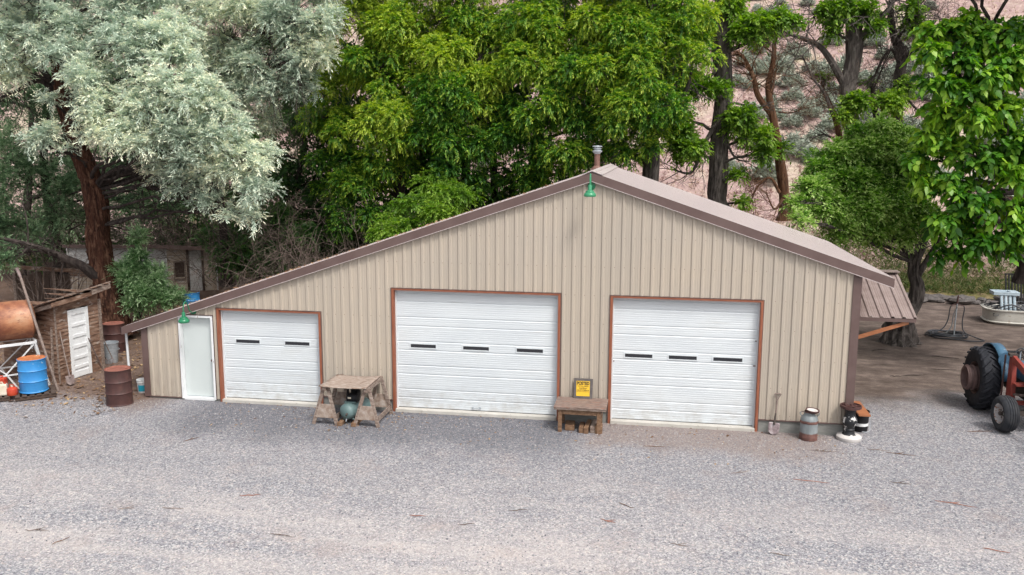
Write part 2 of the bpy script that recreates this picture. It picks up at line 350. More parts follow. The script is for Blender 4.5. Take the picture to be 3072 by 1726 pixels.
def hill_z(X, Y_):
    d = np.maximum(Y_-20.2, 0); b = wav(X, Y_, 5, .22)*1.0+wav(X, Y_, 8, .9)*.16
    return -.25+sm(19.4, 20.6, Y_)*.42+.36*d+.0006*d*d+b*sm(20.5, 30, Y_)
def groundmat():
    n = NT('gravel_and_dirt'); P = n.co(); s = n.n('ShaderNodeSeparateXYZ'); n.l(P, s.inputs[0]); x, y = s.outputs[0], s.outputs[1]
    wob = n.math('MULTIPLY', n.math('SUBTRACT', n.noise(P, .55, 5, .6), .5), 3.2)
    yw = n.math('ADD', y, wob); xw = n.math('ADD', x, wob)
    v = n.n('ShaderNodeSeparateColor'); n.l(n.voro(P, 44), v.inputs[0])
    v2 = n.n('ShaderNodeSeparateColor'); n.l(n.voro(P, 23), v2.inputs[0])
    g1 = n.ramp(v.outputs[0], [(0, (.085, .09, .115)), (.3, (.20, .207, .235)), (.6, (.31, .313, .335)), (.84, (.46, .455, .465)), (.97, (.74, .73, .71))])
    g2 = n.ramp(v2.outputs[1], [(0, (.11, .11, .13)), (.45, (.25, .245, .265)), (.78, (.38, .365, .37)), (.96, (.52, .44, .40))])
    grav = n.mix(.45, g1, g2)
    dark = n.mix(.62, grav, (.045, .050, .068))
    # dusty drive tracks across the foreground
    tr = n.noise(n.co((.16, .75, 1)), 1.1, 5, .62)
    band = n.math('MULTIPLY', n.step(yw, -1.8, -7.5), n.ramp(tr, [(.40, 0.), (.62, 1.)]))
    fine = n.ramp(n.noise(P, 5, 6, .7), [(.3, .55), (.7, 1.)])
    dust = n.math('MULTIPLY', n.math('MULTIPLY', band, fine), .6)
    grav = n.mix(dust, grav, (.56, .50, .47))
    pk = n.math('MULTIPLY', n.ramp(n.noise(P, .9, 5, .6), [(.55, 0.), (.75, 1.)]), .35)
    grav = n.mix(pk, grav, (.34, .26, .225))
    # fresh dark gravel against the building
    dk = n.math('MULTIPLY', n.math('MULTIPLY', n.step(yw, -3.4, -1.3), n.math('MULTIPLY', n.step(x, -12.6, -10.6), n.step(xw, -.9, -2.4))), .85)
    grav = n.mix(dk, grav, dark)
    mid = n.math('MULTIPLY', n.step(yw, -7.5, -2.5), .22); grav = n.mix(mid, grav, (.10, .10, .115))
    # dirt washed along the wall
    dw = n.math('MULTIPLY', n.math('MULTIPLY', n.step(yw, -2.2, -1.), n.step(xw, -2.0, -1.)), n.math('MULTIPLY', n.step(x, 4.6, 3.6), .55))
    grav = n.mix(dw, grav, (.22, .165, .14))
    # bare brown yard on the right, leaf litter on the left and behind
    dn = n.noise(n.co((.7, 1.1, 1)), 1.5, 9, .74)
    dirt = n.ramp(dn, [(.34, (.065, .050, .043)), (.5, (.12, .093, .08)), (.68, (.215, .17, .148))])
    lit = n.ramp(n.noise(P, 14, 6, .7), [(.3, (.06, .038, .028)), (.5, (.155, .095, .068)), (.68, (.30, .20, .14)), (.8, (.46, .35, .25))])
    lit = n.mix(.5, lit, n.ramp(n.noise(P, 1.3, 4), [(.35, (.10, .065, .05)), (.7, (.21, .15, .125))]))
    yr = n.math('ADD', yw, n.math('MULTIPLY', n.math('SUBTRACT', x, 7.), -.35))
    rm = n.math('MULTIPLY', n.step(yr, 2.2, 4.4), n.step(x, 2.5, 4.5))
    lm = n.math('MULTIPLY', n.step(n.math('ADD', yw, n.math('MULTIPLY', x, .12)), -3.5, -1.4), n.step(x, -11.8, -13.2))
    bm = n.step(y, 4., 7.)
    col = n.mix(bm, grav, dirt); col = n.mix(rm, col, dirt)
    lm2 = n.math('MAXIMUM', lm, n.math('MULTIPLY', bm, n.step(x, 1., -4.)))
    col = n.mix(n.math('MULTIPLY', lm2, .9), col, lit)
    h = n.math('ADD', n.voro(P, 44, 'Distance'), n.math('MULTIPLY', n.noise(P, 9, 5), .8))
    n.bump(h, .65, .02)
    return n.fin(col, .95, 0, .15)
def hillmat():
    n = NT('dry_hillside_grass'); P = n.co(); a = n.noise(n.co((1, .6, 1)), .16, 6, .6); b = n.noise(P, 1.4, 8, .7)
    col = n.ramp(a, [(.30, (.42, .36, .30)), (.42, (.34, .235, .23)), (.52, (.39, .275, .26)), (.64, (.46, .41, .30)), (.78, (.38, .38, .26))])
    col = n.mix(n.ramp(b, [(.35, .8), (.58, 0.)]), col, (.25, .17, .15))
    col = n.mix(n.ramp(n.noise(P, 5, 6, .7), [(.5, 0.), (.68, .75)]), col, (.60, .50, .40))
    s = n.n('ShaderNodeSeparateXYZ'); n.l(P, s.inputs[0])
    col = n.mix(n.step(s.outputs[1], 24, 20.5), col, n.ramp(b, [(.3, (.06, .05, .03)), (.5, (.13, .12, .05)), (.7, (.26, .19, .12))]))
    n.bump(b, .6, .25); return n.fin(col, .95, 0, .1)
gx = np.concatenate([np.linspace(-260, -32, 20)[:-1], np.arange(-32, 24, .5), np.linspace(24, 260, 20)])
gy = np.concatenate([np.linspace(-160, -26, 14)[:-1], np.arange(-26, 21.5, .5)])
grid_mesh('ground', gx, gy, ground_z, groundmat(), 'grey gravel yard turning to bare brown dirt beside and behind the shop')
hx = np.concatenate([np.linspace(-300, -60, 16)[:-1], np.arange(-60, 60, 1.), np.linspace(60, 300, 16)])
hy = np.concatenate([np.arange(19., 60, .8), np.linspace(60, 330, 70)])
grid_mesh('hillside', hx, hy, hill_z, hillmat(), 'dry pinkish hillside rising behind the trees')
# ---------------------------------------------------------------- metal shop building
PK = -1.49
def zr(x): return 5.97-.338*abs(x-PK)
B = thing('metal_shop', 'long tan corrugated metal shop with three white garage doors and brown roof', 'building', (-4.3, 0, 0))
BO = (-4.3, 0, 0)
doors = [(-10.98, -8.17, 2.47), (-6.35, -2.17, 3.13), (-1.02, 2.48, 3.12)]; entry = (-12.04, -11.09, 2.25)
openings = [(a, b, t) for a, b, t in doors]+[entry]
def rib_profile(x0, x1, phase=2.68, p=.2286):
    pts = [(x0, 0.), (x1, 0.)]; k0 = int((x0-phase)/p)-2
    for k in range(k0, int((x1-phase)/p)+3):
        c = phase+k*p
        for dx, h in ((-.046, 0), (-.024, .028), (.024, .028), (.046, 0), (.082, 0), (.088, .003), (.098, .003), (.104, 0), (.128, 0), (.134, .003), (.144, .003), (.150, 0)):
            if x0 < c+dx < x1: pts.append((c+dx, h))
    return sorted(pts)
def front_siding():
    m = MB(); prof = rib_profile(-13.0, 4.42); px = [p[0] for p in prof]; ph = [p[1] for p in prof]
    xs = sorted(set(px+[PK]+[v for o in openings for v in o[:2]]))
    def h(x): return float(np.interp(x, px, ph))
    for a, b in zip(xs[:-1], xs[1:]):
        if b-a < 1e-5: continue
        mid = (a+b)/2; zb = .06 if mid < -8.17 else .30
        for o in openings:
            if o[0] < mid < o[1]: zb = o[2]
        m.add([(a, -h(a), zb), (b, -h(b), zb), (b, -h(b), zr(b)-.12), (a, -h(a), zr(a)-.12)], [(0, 1, 2, 3)])
    k = 0
    x = 2.68+.045-.2286*70
    while x < 4.38:
        if x > -12.9:
            for z in (.40, 1.05, 1.72, 2.41, 3.09, 3.77, 4.45, 5.13):
                zz = z-(.24 if x < -8.3 and z < .5 else 0)
                if zz > zr(x)-.3 or any(o[0]-.05 < x < o[1]+.05 and zz < o[2]+.05 for o in openings): continue
                m.box((x, -.004, zz), (.012, .010, .012), None, 1)
        x += .2286
    m.build('front_wall', ['siding', 'brown'], B, BO)
front_siding()
def side_wall(name, x, y0, y1, z1, zb, sgn):
    m = MB(); prof = rib_profile(y0, y1, 0.1)
    for (a, ha), (b, hb) in zip(prof[:-1], prof[1:]):
        m.add([(x+sgn*ha, a, zb), (x+sgn*hb, b, zb), (x+sgn*hb, b, z1), (x+sgn*ha, a, z1)], [(0, 1, 2, 3)])
    m.build(name, 'siding', B, BO)
side_wall('side_wall', -13.04, .02, 7.6, zr(-13.04)-.06, .06, -1); side_wall('side_wall', 4.48, .02, 7.6, zr(4.48)-.06, .3, 1)
m = MB(); m.add([(-13.0, 7.6, 0), (4.45, 7.6, 0), (4.45, 7.6, zr(4.45)-.06), (PK, 7.6, zr(PK)-.06), (-13.0, 7.6, zr(-13)-.06)], [(0, 1, 2, 3, 4)]); m.build('back_wall', 'siding', B, BO)
def solid(name, mat, par, off, *boxes, bevel=0.):
    for b in boxes: r = MB().bb(*b).build(name, mat, par, off, bevel)
    return r
solid('footing', 'conc', B, BO, *[(a+.002, b-.002, .006, .2, -.1, .29) for a, b in ((-8.17, -6.35), (-2.17, -1.02), (2.48, 4.44))], (4.30, 4.44, .202, 7.6, -.1, .29),
      *[(a+.002, b-.002, .01, .2, -.1, .055) for a, b in ((-13.0, -12.04), (-12.04, -10.98))])
solid('door_threshold', 'conc_light', B, BO, *[(a+.075, b-.075, -.06, .35, -.1, .075) for a, b, t in doors], bevel=.008)
solid('base_flashing', 'brown', B, BO, *[(a, b, -.03, .004, .275, .30) for a, b in ((-8.17, -6.35), (-2.17, -1.02), (2.48, 4.40))], (-13.0, -12.06, -.03, .004, .035, .06))
m = MB(); m.bb(-13.1, -12.935, -.028, .03, .03, zr(-13.1)-.12); m.bb(-13.1, -13.07, .03, .18, .03, zr(-13.1)-.12); m.build('corner_trim', 'brown', B, BO)
m = MB(); m.bb(4.385, 4.565, -.03, .03, -.02, zr(4.56)-.15); m.bb(4.535, 4.565, .03, .18, -.02, zr(4.56)-.15); m.build('corner_trim', 'brown', B, BO)
# roof: two slabs, ridge cap, rake boards
def slab(x0, x1, y0, y1, t, lift=0., mb=None):
    m = mb or MB(); a, b = (x0, zr(x0)+lift), (x1, zr(x1)+lift)
    vs = [(a[0], y0, a[1]-t), (b[0], y0, b[1]-t), (b[0], y1, b[1]-t), (a[0], y1, a[1]-t), (a[0], y0, a[1]), (b[0], y0, b[1]), (b[0], y1, b[1]), (a[0], y1, a[1])]
    m.add(vs, [(0,3,2,1),(4,5,6,7),(0,1,5,4),(1,2,6,5),(2,3,7,6),(3,0,4,7)]); return m
def roof_part(x0, x1):
    m = slab(x0, x1, -.06, 7.75, .05)
    y = .1
    while y < 7.6: slab(x0, x1, y, y+.03, .004, .009, m); y += .2286
    return m.build('roof', 'roof', B, BO)
rl = roof_part(-13.6, PK); rr = roof_part(PK, 5.22)
m = slab(PK-.24, PK, -.13, 7.76, .012, .03); slab(PK, PK+.24, -.13, 7.76, .012, .03, m); slab(PK-.10, PK, -.135, 7.765, .02, .045, m); slab(PK, PK+.10, -.135, 7.765, .02, .045, m)
m.build('ridge_cap', 'roof', B, BO)
for x0, x1 in ((-13.6, PK), (PK, 5.22)):
    m = slab(x0, x1, -.11, -.062, .20, -.002); m.build('rake_trim', 'brown', B, BO)
    lo, hi = (x0+.3, x1) if x0 < -5 else (x0, x1-.4)
    m = slab(lo, hi, -.062, -.002, .012, -.19); m.build('soffit_trim', 'siding', B, BO)
    m = slab(lo if x0 < -5 else x0, hi if x0 < -5 else x1, -.12, -.062, .012, -.203); m.build('drip_edge', 'roof', B, BO)
m = MB(); m.bb(-13.66, -13.6, -.05, 7.7, zr(-13.6)-.16, zr(-13.6)-.03); m.build('gutter', 'black', B, BO)
m = MB(); m.tube([(-13.62, .12, 1.72), (-13.60, .12, .08), (-13.62, -.02, .02)], [.032, .032, .032], 12); m.build('downspout', 'white', B, BO)
m = MB(); m.bb(5.2, 5.24, -.05, 7.7, zr(5.22)-.16, zr(5.22)-.01); m.build('eave_trim', 'brown', B, BO)
# stovepipe through the left slope
PX, PY = -1.8, 6.0
m = MB(); m.lathe([(.085, zr(PX)-.05), (.085, 6.36)], (PX, PY, 0), 20); m.lathe([(.2, zr(PX)-.05), (.12, zr(PX)+.09), (.088, zr(PX)+.12)], (PX, PY, 0), 20)
sp = m.build('stovepipe', 'pipe_rust', B, BO)
m = MB(); m.lathe([(.0, 6.58), (.135, 6.565), (.15, 6.55), (.15, 6.535), (.10, 6.53), (.10, 6.50), (.13, 6.495), (.13, 6.475), (.10, 6.47), (.10, 6.44), (.15, 6.425), (.15, 6.40), (.10, 6.36), (.086, 6.33)], (PX, PY, 0), 24)
m.build('pipe_cap', 'galv', B, BO)
# garage doors
def garage_door(x0, x1, top, g0, wins, wz, handle=None):
    zb, y = .09, .13
    zs = [(zb, 0)]; gro = sorted([g0+.61*k for k in range(-1, 6)]+[g0+.22+.61*k for k in range(-1, 6)]); gro = [g for g in gro if zb+.05 < g < top-.03]
    for g in gro: zs += [(g-.040, 0), (g-.036, -.004), (g-.010, .014), (g+.006, .014), (g+.010, 0)]
    z = zb+.05
    while z < top-.03:
        if all(abs(z-g) > .056 for g in gro): zs += [(z-.010, 0), (z-.003, .004), (z+.003, .004), (z+.006, 0)]
        z += .052
    zs.append((top, 0)); zs = sorted(zs); m = MB()
    for (a, da), (b, db) in zip(zs[:-1], zs[1:]):
        if b-a > 1e-5: m.add([(x0, y+da, a), (x1, y+da, a), (x1, y+db, b), (x0, y+db, b)], [(0, 1, 2, 3)])
    d = m.build('garage_door', 'wdoor', B, BO)
    m = MB(); m.bb(x0, x1, y-.004, y+.03, zb-.025, zb-.002); m.build('bottom_seal', 'rubber', d, BO)
    for a, b in wins:
        m = MB(); z0, z1 = wz
        for q in ((a-.028, b+.028, z1, z1+.026), (a-.028, b+.028, z0-.026, z0), (a-.028, a, z0, z1), (b, b+.028, z0, z1)): m.bb(q[0], q[1], y-.012, y+.004, q[2], q[3])
        f = m.build('window_frame', 'wdoor', d, BO, .003)
        m = MB(); m.bb(a, b, y-.008, y+.002, z0, z1); m.build('pane', 'glass', f, BO)
    if handle:
        m = MB(); hx_, hz = handle; m.tube([(hx_-.09, y-.01, hz), (hx_-.08, y-.045, hz), (hx_+.08, y-.045, hz), (hx_+.09, y-.01, hz)], .011, 6)
        m.box((hx_-.09, y-.008, hz), (.05, .012, .05)); m.box((hx_+.09, y-.008, hz), (.05, .012, .05)); m.build('handle', 'galv', d, BO)
    return d
d1 = garage_door(-10.9, -8.25, 2.41, .29, [(-10.54, -9.90), (-9.21, -8.56)], (1.545, 1.63))
d2 = garage_door(-6.28, -2.24, 3.07, .34, [(-5.91, -5.27), (-4.58, -3.94), (-3.25, -2.61)], (1.62, 1.705), (-4.25, .15))
d3 = garage_door(-.95, 2.41, 3.06, .34, [(-.64, 0.), (.385, 1.03), (1.41, 2.07)], (1.61, 1.695))
tag(d1, 'low narrow garage door with two window slits'); tag(d2, 'widest garage door with three window slits'); tag(d3, 'right garage door with rust marks along its edge')
for x, z, sx in ((2.36, 2.12, .05), (2.35, 1.53, .07), (-.93, 1.50, .08)): MB().box((x, .127, z), (sx, .012, .028)).build('hinge', 'toolsteel', d3, BO)
for x0, x1, t in doors:
    zb = -.02
    m = MB(); m.bb(x0+.012, x0+.07, -.034, .0, zb, t-.062); m.bb(x0+.045, x0+.07, .0, .14, zb, t-.062); m.build('door_jamb', 'redwood', B, BO, .003)
    m = MB(); m.bb(x1-.07, x1-.012, -.034, .0, zb, t-.062); m.bb(x1-.07, x1-.045, .0, .14, zb, t-.062); fr = m.build('door_jamb', 'redwood', B, BO, .003)
    m = MB(); m.bb(x0+.012, x1-.012, -.034, .0, t-.062, t-.012); m.bb(x0+.045, x1-.045, .0, .14, t-.062, t-.045); m.build('door_header', 'redwood_h', fr, BO, .003)
    m = MB(); m.bb(x0-.006, x0+.012, -.026, .01, .0, t); m.bb(x1-.012, x1+.006, -.026, .01, .0, t); m.bb(x0+.012, x1-.012, -.04, .01, t-.012, t+.003); m.build('jamb_flashing', 'brown', fr, BO)
    m = MB(); m.bb(x0+.072, x0+.105, .085, .126, .075, t-.064); m.bb(x1-.105, x1-.072, .085, .126, .075, t-.064); m.bb(x0+.105, x1-.105, .085, .126, t-.11, t-.064); m.build('weather_strip', 'white', fr, BO)
# entry door
x0, x1, t = entry
m = MB(); m.bb(x0, x0+.055, -.035, .14, .03, t-.06); m.bb(x1-.055, x1, -.035, .14, .03, t-.06); m.bb(x0, x1, -.035, .14, t-.06, t)
m.bb(x0+.055, x1-.055, -.02, .16, .0, .07); m.build('entry_frame', 'oldwhite', B, BO, .004)
m = MB(); m.bb(x0-.012, x1+.012, -.045, .0, t+.001, t+.02); m.bb(x0-.014, x0-.002, -.03, .0, .03, t); m.bb(x1+.002, x1+.014, -.03, .0, .03, t); m.build('entry_flashing', 'brown', B, BO)
m = MB(); m.bb(x0+.06, x1-.058, .095, .135, .085, t-.064); e = m.build('entry_door', 'leafdoor', B, BO, .003)
m = MB(); m.bb(x0+.058, x1-.058, .08, .09, .072, .088); m.build('kick_strip', 'galv', e, BO)
m = MB(); m.lathe([(.012, 0), (.012, .04), (.03, .045), (.034, .06), (.02, .075), (0, .078)], (-11.19, .095, 1.06), 14, Euler((rad(90), 0, 0)).to_matrix()); m.lathe([(.034, 0), (.034, .006)], (-11.19, .095, 1.06), 14, Euler((rad(90), 0, 0)).to_matrix())
m.build('knob', 'toolsteel', e, BO)
# awning over the side door
AX1, AE, AR = 6.1, (1.05, 2.60), (3.05, 3.40)
def awn(v, u):  # u 0 eave .. 1 ridge
    return (v, AE[0]+(AR[0]-AE[0])*u, AE[1]+(AR[1]-AE[1])*u)
m = MB(); xs = rib_profile(4.58, AX1, AX1-.05, .25)
for (a, ha), (b, hb) in zip(xs[:-1], xs[1:]):
    p = [awn(a, 0), awn(b, 0), awn(b, 1), awn(a, 1)]; hh = [ha, hb, hb, ha]
    m.add([(q[0], q[1], q[2]+h*1.3) for q, h in zip(p, hh)], [(0, 1, 2, 3)])
    m.add([(q[0], 2*AR[0]-q[1], q[2]+h*1.3) for q, h in zip(p, hh)], [(3, 2, 1, 0)])
aw = m.build('side_awning', 'awning', B, BO)
m = MB(); m.beam((4.58, AR[0], AR[1]+.045), (AX1+.02, AR[0], AR[1]+.045), .34, .02); m.build('awning_ridge', 'awning', aw, BO)
m = MB(); m.beam((4.58, AE[0]+.02, AE[1]-.05), (AX1-.03, AE[0]+.02, AE[1]-.05), .03, .08)
m.beam((AX1-.035, AE[0]+.04, AE[1]-.05), (AX1-.035, AR[0], AR[1]-.05), .03, .09); m.beam((AX1-.035, 2*AR[0]-AE[0]-.04, AE[1]-.05), (AX1-.035, AR[0], AR[1]-.05), .03, .09)
m.build('awning_fascia', 'brown', aw, BO)
for yb in (1.12, 4.9):
    m = MB(); m.beam((4.6, yb, 2.02), (5.92, yb, 2.50), .04, .09); m.build('awning_brace', 'orangewood', aw, BO, .004)
# ---------------------------------------------------------------- wall lamps
def make_lamp(label, loc, mat):
    t = thing('barn_lamp', label, 'wall lamp', loc, 0, 'green gooseneck barn lamps on the shop front'); rx = Euler((rad(90), 0, 0)).to_matrix()
    m = MB(); m.lathe([(0, .05), (.045, .045), (.055, .03), (.09, .022), (.095, 0)], (0, -.022, 0), 28, rx); m.build('wall_plate', 'green', t)
    m = MB(); m.tube(smooth_path([(0, -.04, 0), (0, -.12, -.02), (0, -.21, .05), (0, -.29, .22), (0, -.38, .29), (0, -.46, .24), (0, -.49, .13), (0, -.49, .03)], 5), .015, 10); m.build('gooseneck', mat, t)
    m = MB(); m.lathe([(.0, .05), (.035, .045), (.042, .03), (.042, -.03), (.047, -.04), (.05, -.07), (.088, -.085), (.098, -.105), (.098, -.12), (.125, -.14), (.138, -.175), (.138, -.20), (.128, -.215), (.115, -.20), (.075, -.12), (.04, -.07)], (0, -.49, 0), 32)
    m.build('lamp_shade', mat, t)
    m = MB(); m.lathe([(0, -.19), (.025, -.18), (.032, -.15), (.02, -.10)], (0, -.49, 0), 16); m.build('bulb', 'white', t)
    return t
make_lamp('dark green gooseneck lamp hanging above the white entry door', (-11.60, -.0, 2.37), 'green')
make_lamp('green gooseneck lamp just under the roof peak', (-1.50, -.0, 5.65), 'green_l')
# ---------------------------------------------------------------- drums
def make_drum(label, loc, mat, topmat, r=.30, h=.88, group=None, cat='drum', rz=0):
    t = thing('steel_drum', label, cat, loc, rz, group); k = r/.3; prof = [(0, .012), (r*.93, .012), (r*.97, .0), (r, .006), (r, .02), (r*.965, .035)]
    for z in (.30, .585):
        z *= h/.88; prof += [(r*.965, z-.028), (r*.985, z-.012), (r*1.012, z), (r*.985, z+.012), (r*.965, z+.028)]
    prof += [(r*.965, h-.04), (r*.99, h-.02), (r*1.01, h-.012), (r*1.012, h), (r*.985, h+.004)]
    m = MB(); m.lathe(prof, (0, 0, 0), 40); m.build('drum_shell', mat, t)
    m = MB(); m.lathe([(r*.985, h+.003), (r*.965, h-.018), (r*.9, h-.022), (0, h-.02)], (0, 0, 0), 40)
    m.lathe([(.035, h-.02), (.035, h-.005), (0, h-.004)], (r*.62, 0, 0), 14); m.lathe([(.02, h-.02), (.02, h-.008), (0, h-.007)], (-r*.66, 0, 0), 14)
    m.build('drum_lid', topmat, t); return t
GD = 'steel drums along the left side'
make_drum('brown rusty steel drum standing in front of the shop by the white bucket', (-13.42,-0.64,0.0), 'rust', 'rust_top', .325, .92, GD, rz=.6)
make_drum('bright blue drum with rusty orange lid standing on a pallet', (-16.03, -.42, .145), 'blue', 'bluelid', .345, .88, GD, rz=1.)
make_drum('brown rusty steel drum behind the galvanised trash can by the tree', (-16.98,4.49,0.0), 'rust', 'rust_top', .33, .92, GD, rz=2.)
make_drum('blue drum half hidden behind the bushes and the shop roof', (-17.73,10.5,0.39)[:2]+(.0,), 'blue', 'darkwood', .33, .90, GD, rz=2.)
# galvanised trash can
cx, cy, _ = (-16.24,3.17,0.0)
t = thing('trash_can', 'galvanised steel trash can beside the rusty drum and shed', 'trash can', (cx, cy, 0))
m = MB(); n = 48; prof = [(.19, 0), (.195, .02), (.20, .06), (.235, .58), (.24, .6), (.25, .61), (.25, .63), (.235, .632), (.232, .6), (.195, .06), (0, .05)]
vs = []
for i, (r, z) in enumerate(prof):
    for j in range(n):
        rr = r*(1+.018*(math.cos(24*2*math.pi*j/n) if .05 < z < .59 and i < 4 else 0)); vs.append((rr*math.cos(2*math.pi*j/n), rr*math.sin(2*math.pi*j/n), z))
m.add(vs, [(i*n+j, i*n+(j+1)%n, (i+1)*n+(j+1)%n, (i+1)*n+j) for i in range(len(prof)-1) for j in range(n)], 0, True)
m.build('can_body', 'galv', t)
for s in (-1, 1): MB().tube([(s*.235, -.06, .45), (s*.285, -.05, .42), (s*.285, .05, .42), (s*.235, .06, .45)], .008, 6).build('can_handle', 'galv', t)
# paint bucket
cx, cy, _ = (-13.43,0.43,0.0)
t = thing('paint_bucket', 'white plastic bucket with teal label beside the left shop corner', 'bucket', (cx, cy, 0), rad(-20))
m = MB(); m.lathe([(0, 0), (.135, 0), (.14, .01), (.155, .28), (.165, .285), (.165, .30), (.157, .305), (.160, .33), (.170, .335), (.170, .35), (.158, .352), (.155, .345), (.14, .02)], (0, 0, 0), 32); m.build('bucket_body', 'oldwhite', t)
m = MB(); m.lathe([(.166, .352), (.15, .356), (.145, .345), (0, .345)], (0, 0, 0), 32); m.build('lid', 'white', t)
m = MB(); vs = []; k = 12
for z, r in ((.05, .1455), (.22, .1535)):
    for j in range(k): a = rad(-95+110*j/(k-1)); vs.append((r*math.cos(a), r*math.sin(a), z))
m.add(vs, [(j, j+1, k+j+1, k+j) for j in range(k-1)], 0, True); m.build('label_sticker', 'teal', t)
m = MB(); m.tube([(.16, 0, .31), (.12, -.12, .27), (0, -.175, .25), (-.12, -.12, .27), (-.16, 0, .31)], .004, 5); m.build('bail_handle', 'toolsteel', t)
# ---------------------------------------------------------------- pallets
def make_pallet(label, loc, rz, L=1.0, W=.8, n=6):
    t = thing('pallet', label, 'pallet', loc, rz, 'weathered grey pallets under the drum and cans')
    for y in (-W/2+.05, 0, W/2-.05): MB().box((0, y, .05), (L, .09, .08)).build('pallet_bearer', 'darkwood', t, bevel=.004)
    for i in range(n): MB().box((-L/2+.06+i*(L-.12)/(n-1), 0, .105), (.11, W+.04, .02), (0, 0, random.uniform(-.02, .02))).build('deck_board', 'darkwood', t, bevel=.003)
    return t
make_pallet('grey wooden pallet under the blue drum', (-16.02, -.40, .01), rad(40), .95, .85)
make_pallet('grey wooden pallet under the red and cream cans', (-16.93, -.98, .01), rad(42), .95, .8)
# fuel cans
cx, cy, _ = (-16.35,-0.81,0.13)
t = thing('fuel_can', 'small round red fuel can on the left pallet beside the blue drum', 'can', (cx, cy, .125))
MB().lathe([(0, 0), (.12, 0), (.13, .02), (.13, .15), (.12, .18), (.05, .21), (.03, .22)], (0, 0, 0), 24).build('can_body', 'redplast', t)
MB().lathe([(.03, .21), (.032, .26), (0, .262)], (0, 0, 0), 14).build('cap', 'creamplast', t)
MB().tube([(.07, 0, .20), (.06, 0, .27), (-.06, 0, .27), (-.07, 0, .20)], .01, 6).build('can_handle', 'redplast', t)
cx, cy, _ = (-16.59,-0.88,0.13)
t = thing('fuel_can', 'grubby cream plastic jug on the left pallet beside the red can', 'can', (cx, cy, .125), rad(30))
MB().box((0, 0, .15), (.30, .22, .30), None, 0, .85).build('can_body', 'creamplast', t, bevel=.035)
MB().lathe([(.03, 0), (.03, .05), (0, .052)], (.08, 0, .29), 14).build('cap', 'redplast', t)
MB().tube([(-.10, 0, .28), (-.08, 0, .34), (.02, 0, .34), (.04, 0, .29)], .014, 6).build('can_handle', 'creamplast', t)
t = thing('fuel_can', 'red jerry can standing behind the cream jug under the tank', 'can', (cx-.28, cy+.28, .125), rad(10))
MB().box((0, 0, .19), (.34, .17, .38)).build('can_body', 'redplast', t, bevel=.03)
MB().tube([(-.1, 0, .37), (-.08, 0, .42), (.08, 0, .42), (.1, 0, .37)], .014, 6).build('can_handle', 'redplast', t)
# ---------------------------------------------------------------- fuel tank on stand
E1 = Vector((-16.92,0.75,1.81)); ax = Vector((.66, .75, 0)).normalized(); TL = 2.3; R_ = .53
E1z = E1.z
t = thing('fuel_tank', 'rusty orange horizontal cylindrical fuel tank on a white stand', 'fuel tank', (E1.x, E1.y, E1z))
mx = Matrix((ax.cross(Vector((0, 0, 1))), Vector((0, 0, 1)), -ax)).transposed()   # local z points to -axis
m = MB(); m.lathe([(0, -.13), (.18, -.12), (.35, -.085), (.46, -.04), (R_, .0), (R_+.006, .02), (R_, .04), (R_, .95), (R_+.005, .96), (R_, .97), (R_, TL), (.46, TL+.04), (.3, TL+.1), (0, TL+.13)], (0, 0, 0), 48, mx); m.build('tank_shell', 'tank', t)
m = MB(); m.lathe([(.05, 0), (.05, .09), (.07, .09), (.07, .13), (0, .135)], (-ax.x*.9, -ax.y*.9, R_-.02), 16); m.build('filler_cap', 'rust', t)
side = Vector((ax.y, -ax.x, 0))   # towards the camera
zt = E1z-R_+.03
ts = thing('tank_stand', 'white painted angle iron stand carrying the rusty fuel tank', 'stand', (E1.x, E1.y, 0))
so_ = (E1.x, E1.y, 0)
def TP(al, sd, z): return Vector((E1.x, E1.y, 0))+ax*al+side*sd+Vector((0, 0, z))
for sd in (-.38, .38):
    MB().beam(TP(.05, sd, zt-.10), TP(-TL-.05, sd, zt-.10), .05, .07).build('top_rail', 'whitesteel', ts, so_, .004)
    for al, q in ((.02, .22), (-TL, -.22)):
        MB().beam(TP(al, sd, zt-.13), TP(al+q, sd*1.5, .0), .045, .045).build('leg', 'whitesteel', ts, so_, .004)
    for a, b in ((0, -.75), (-1.5, -.75), (-1.5, -TL)):
        MB().beam(TP(a-.02, sd*.98, zt-.14), TP(b, sd*1.25, .45), .03, .03).build('brace', 'whitesteel', ts, so_)
    MB().beam(TP(.15, sd*1.3, .42), TP(-TL-.1, sd*1.3, .42), .03, .035).build('brace', 'whitesteel', ts, so_)
    MB().beam(TP(-.75, sd*1.25, .45), TP(-.5, sd*1.45, .02), .035, .035).build('leg', 'whitesteel', ts, so_)
for al in (.03, -TL):
    MB().beam(TP(al, -.40, zt-.06), TP(al, .40, zt-.06), .05, .04).build('cross_rail', 'whitesteel', ts, so_)
    MB().beam(TP(al+.04, -.42, zt-.2), TP(al+.17, .55, .25), .03, .03).build('brace', 'whitesteel', ts, so_)
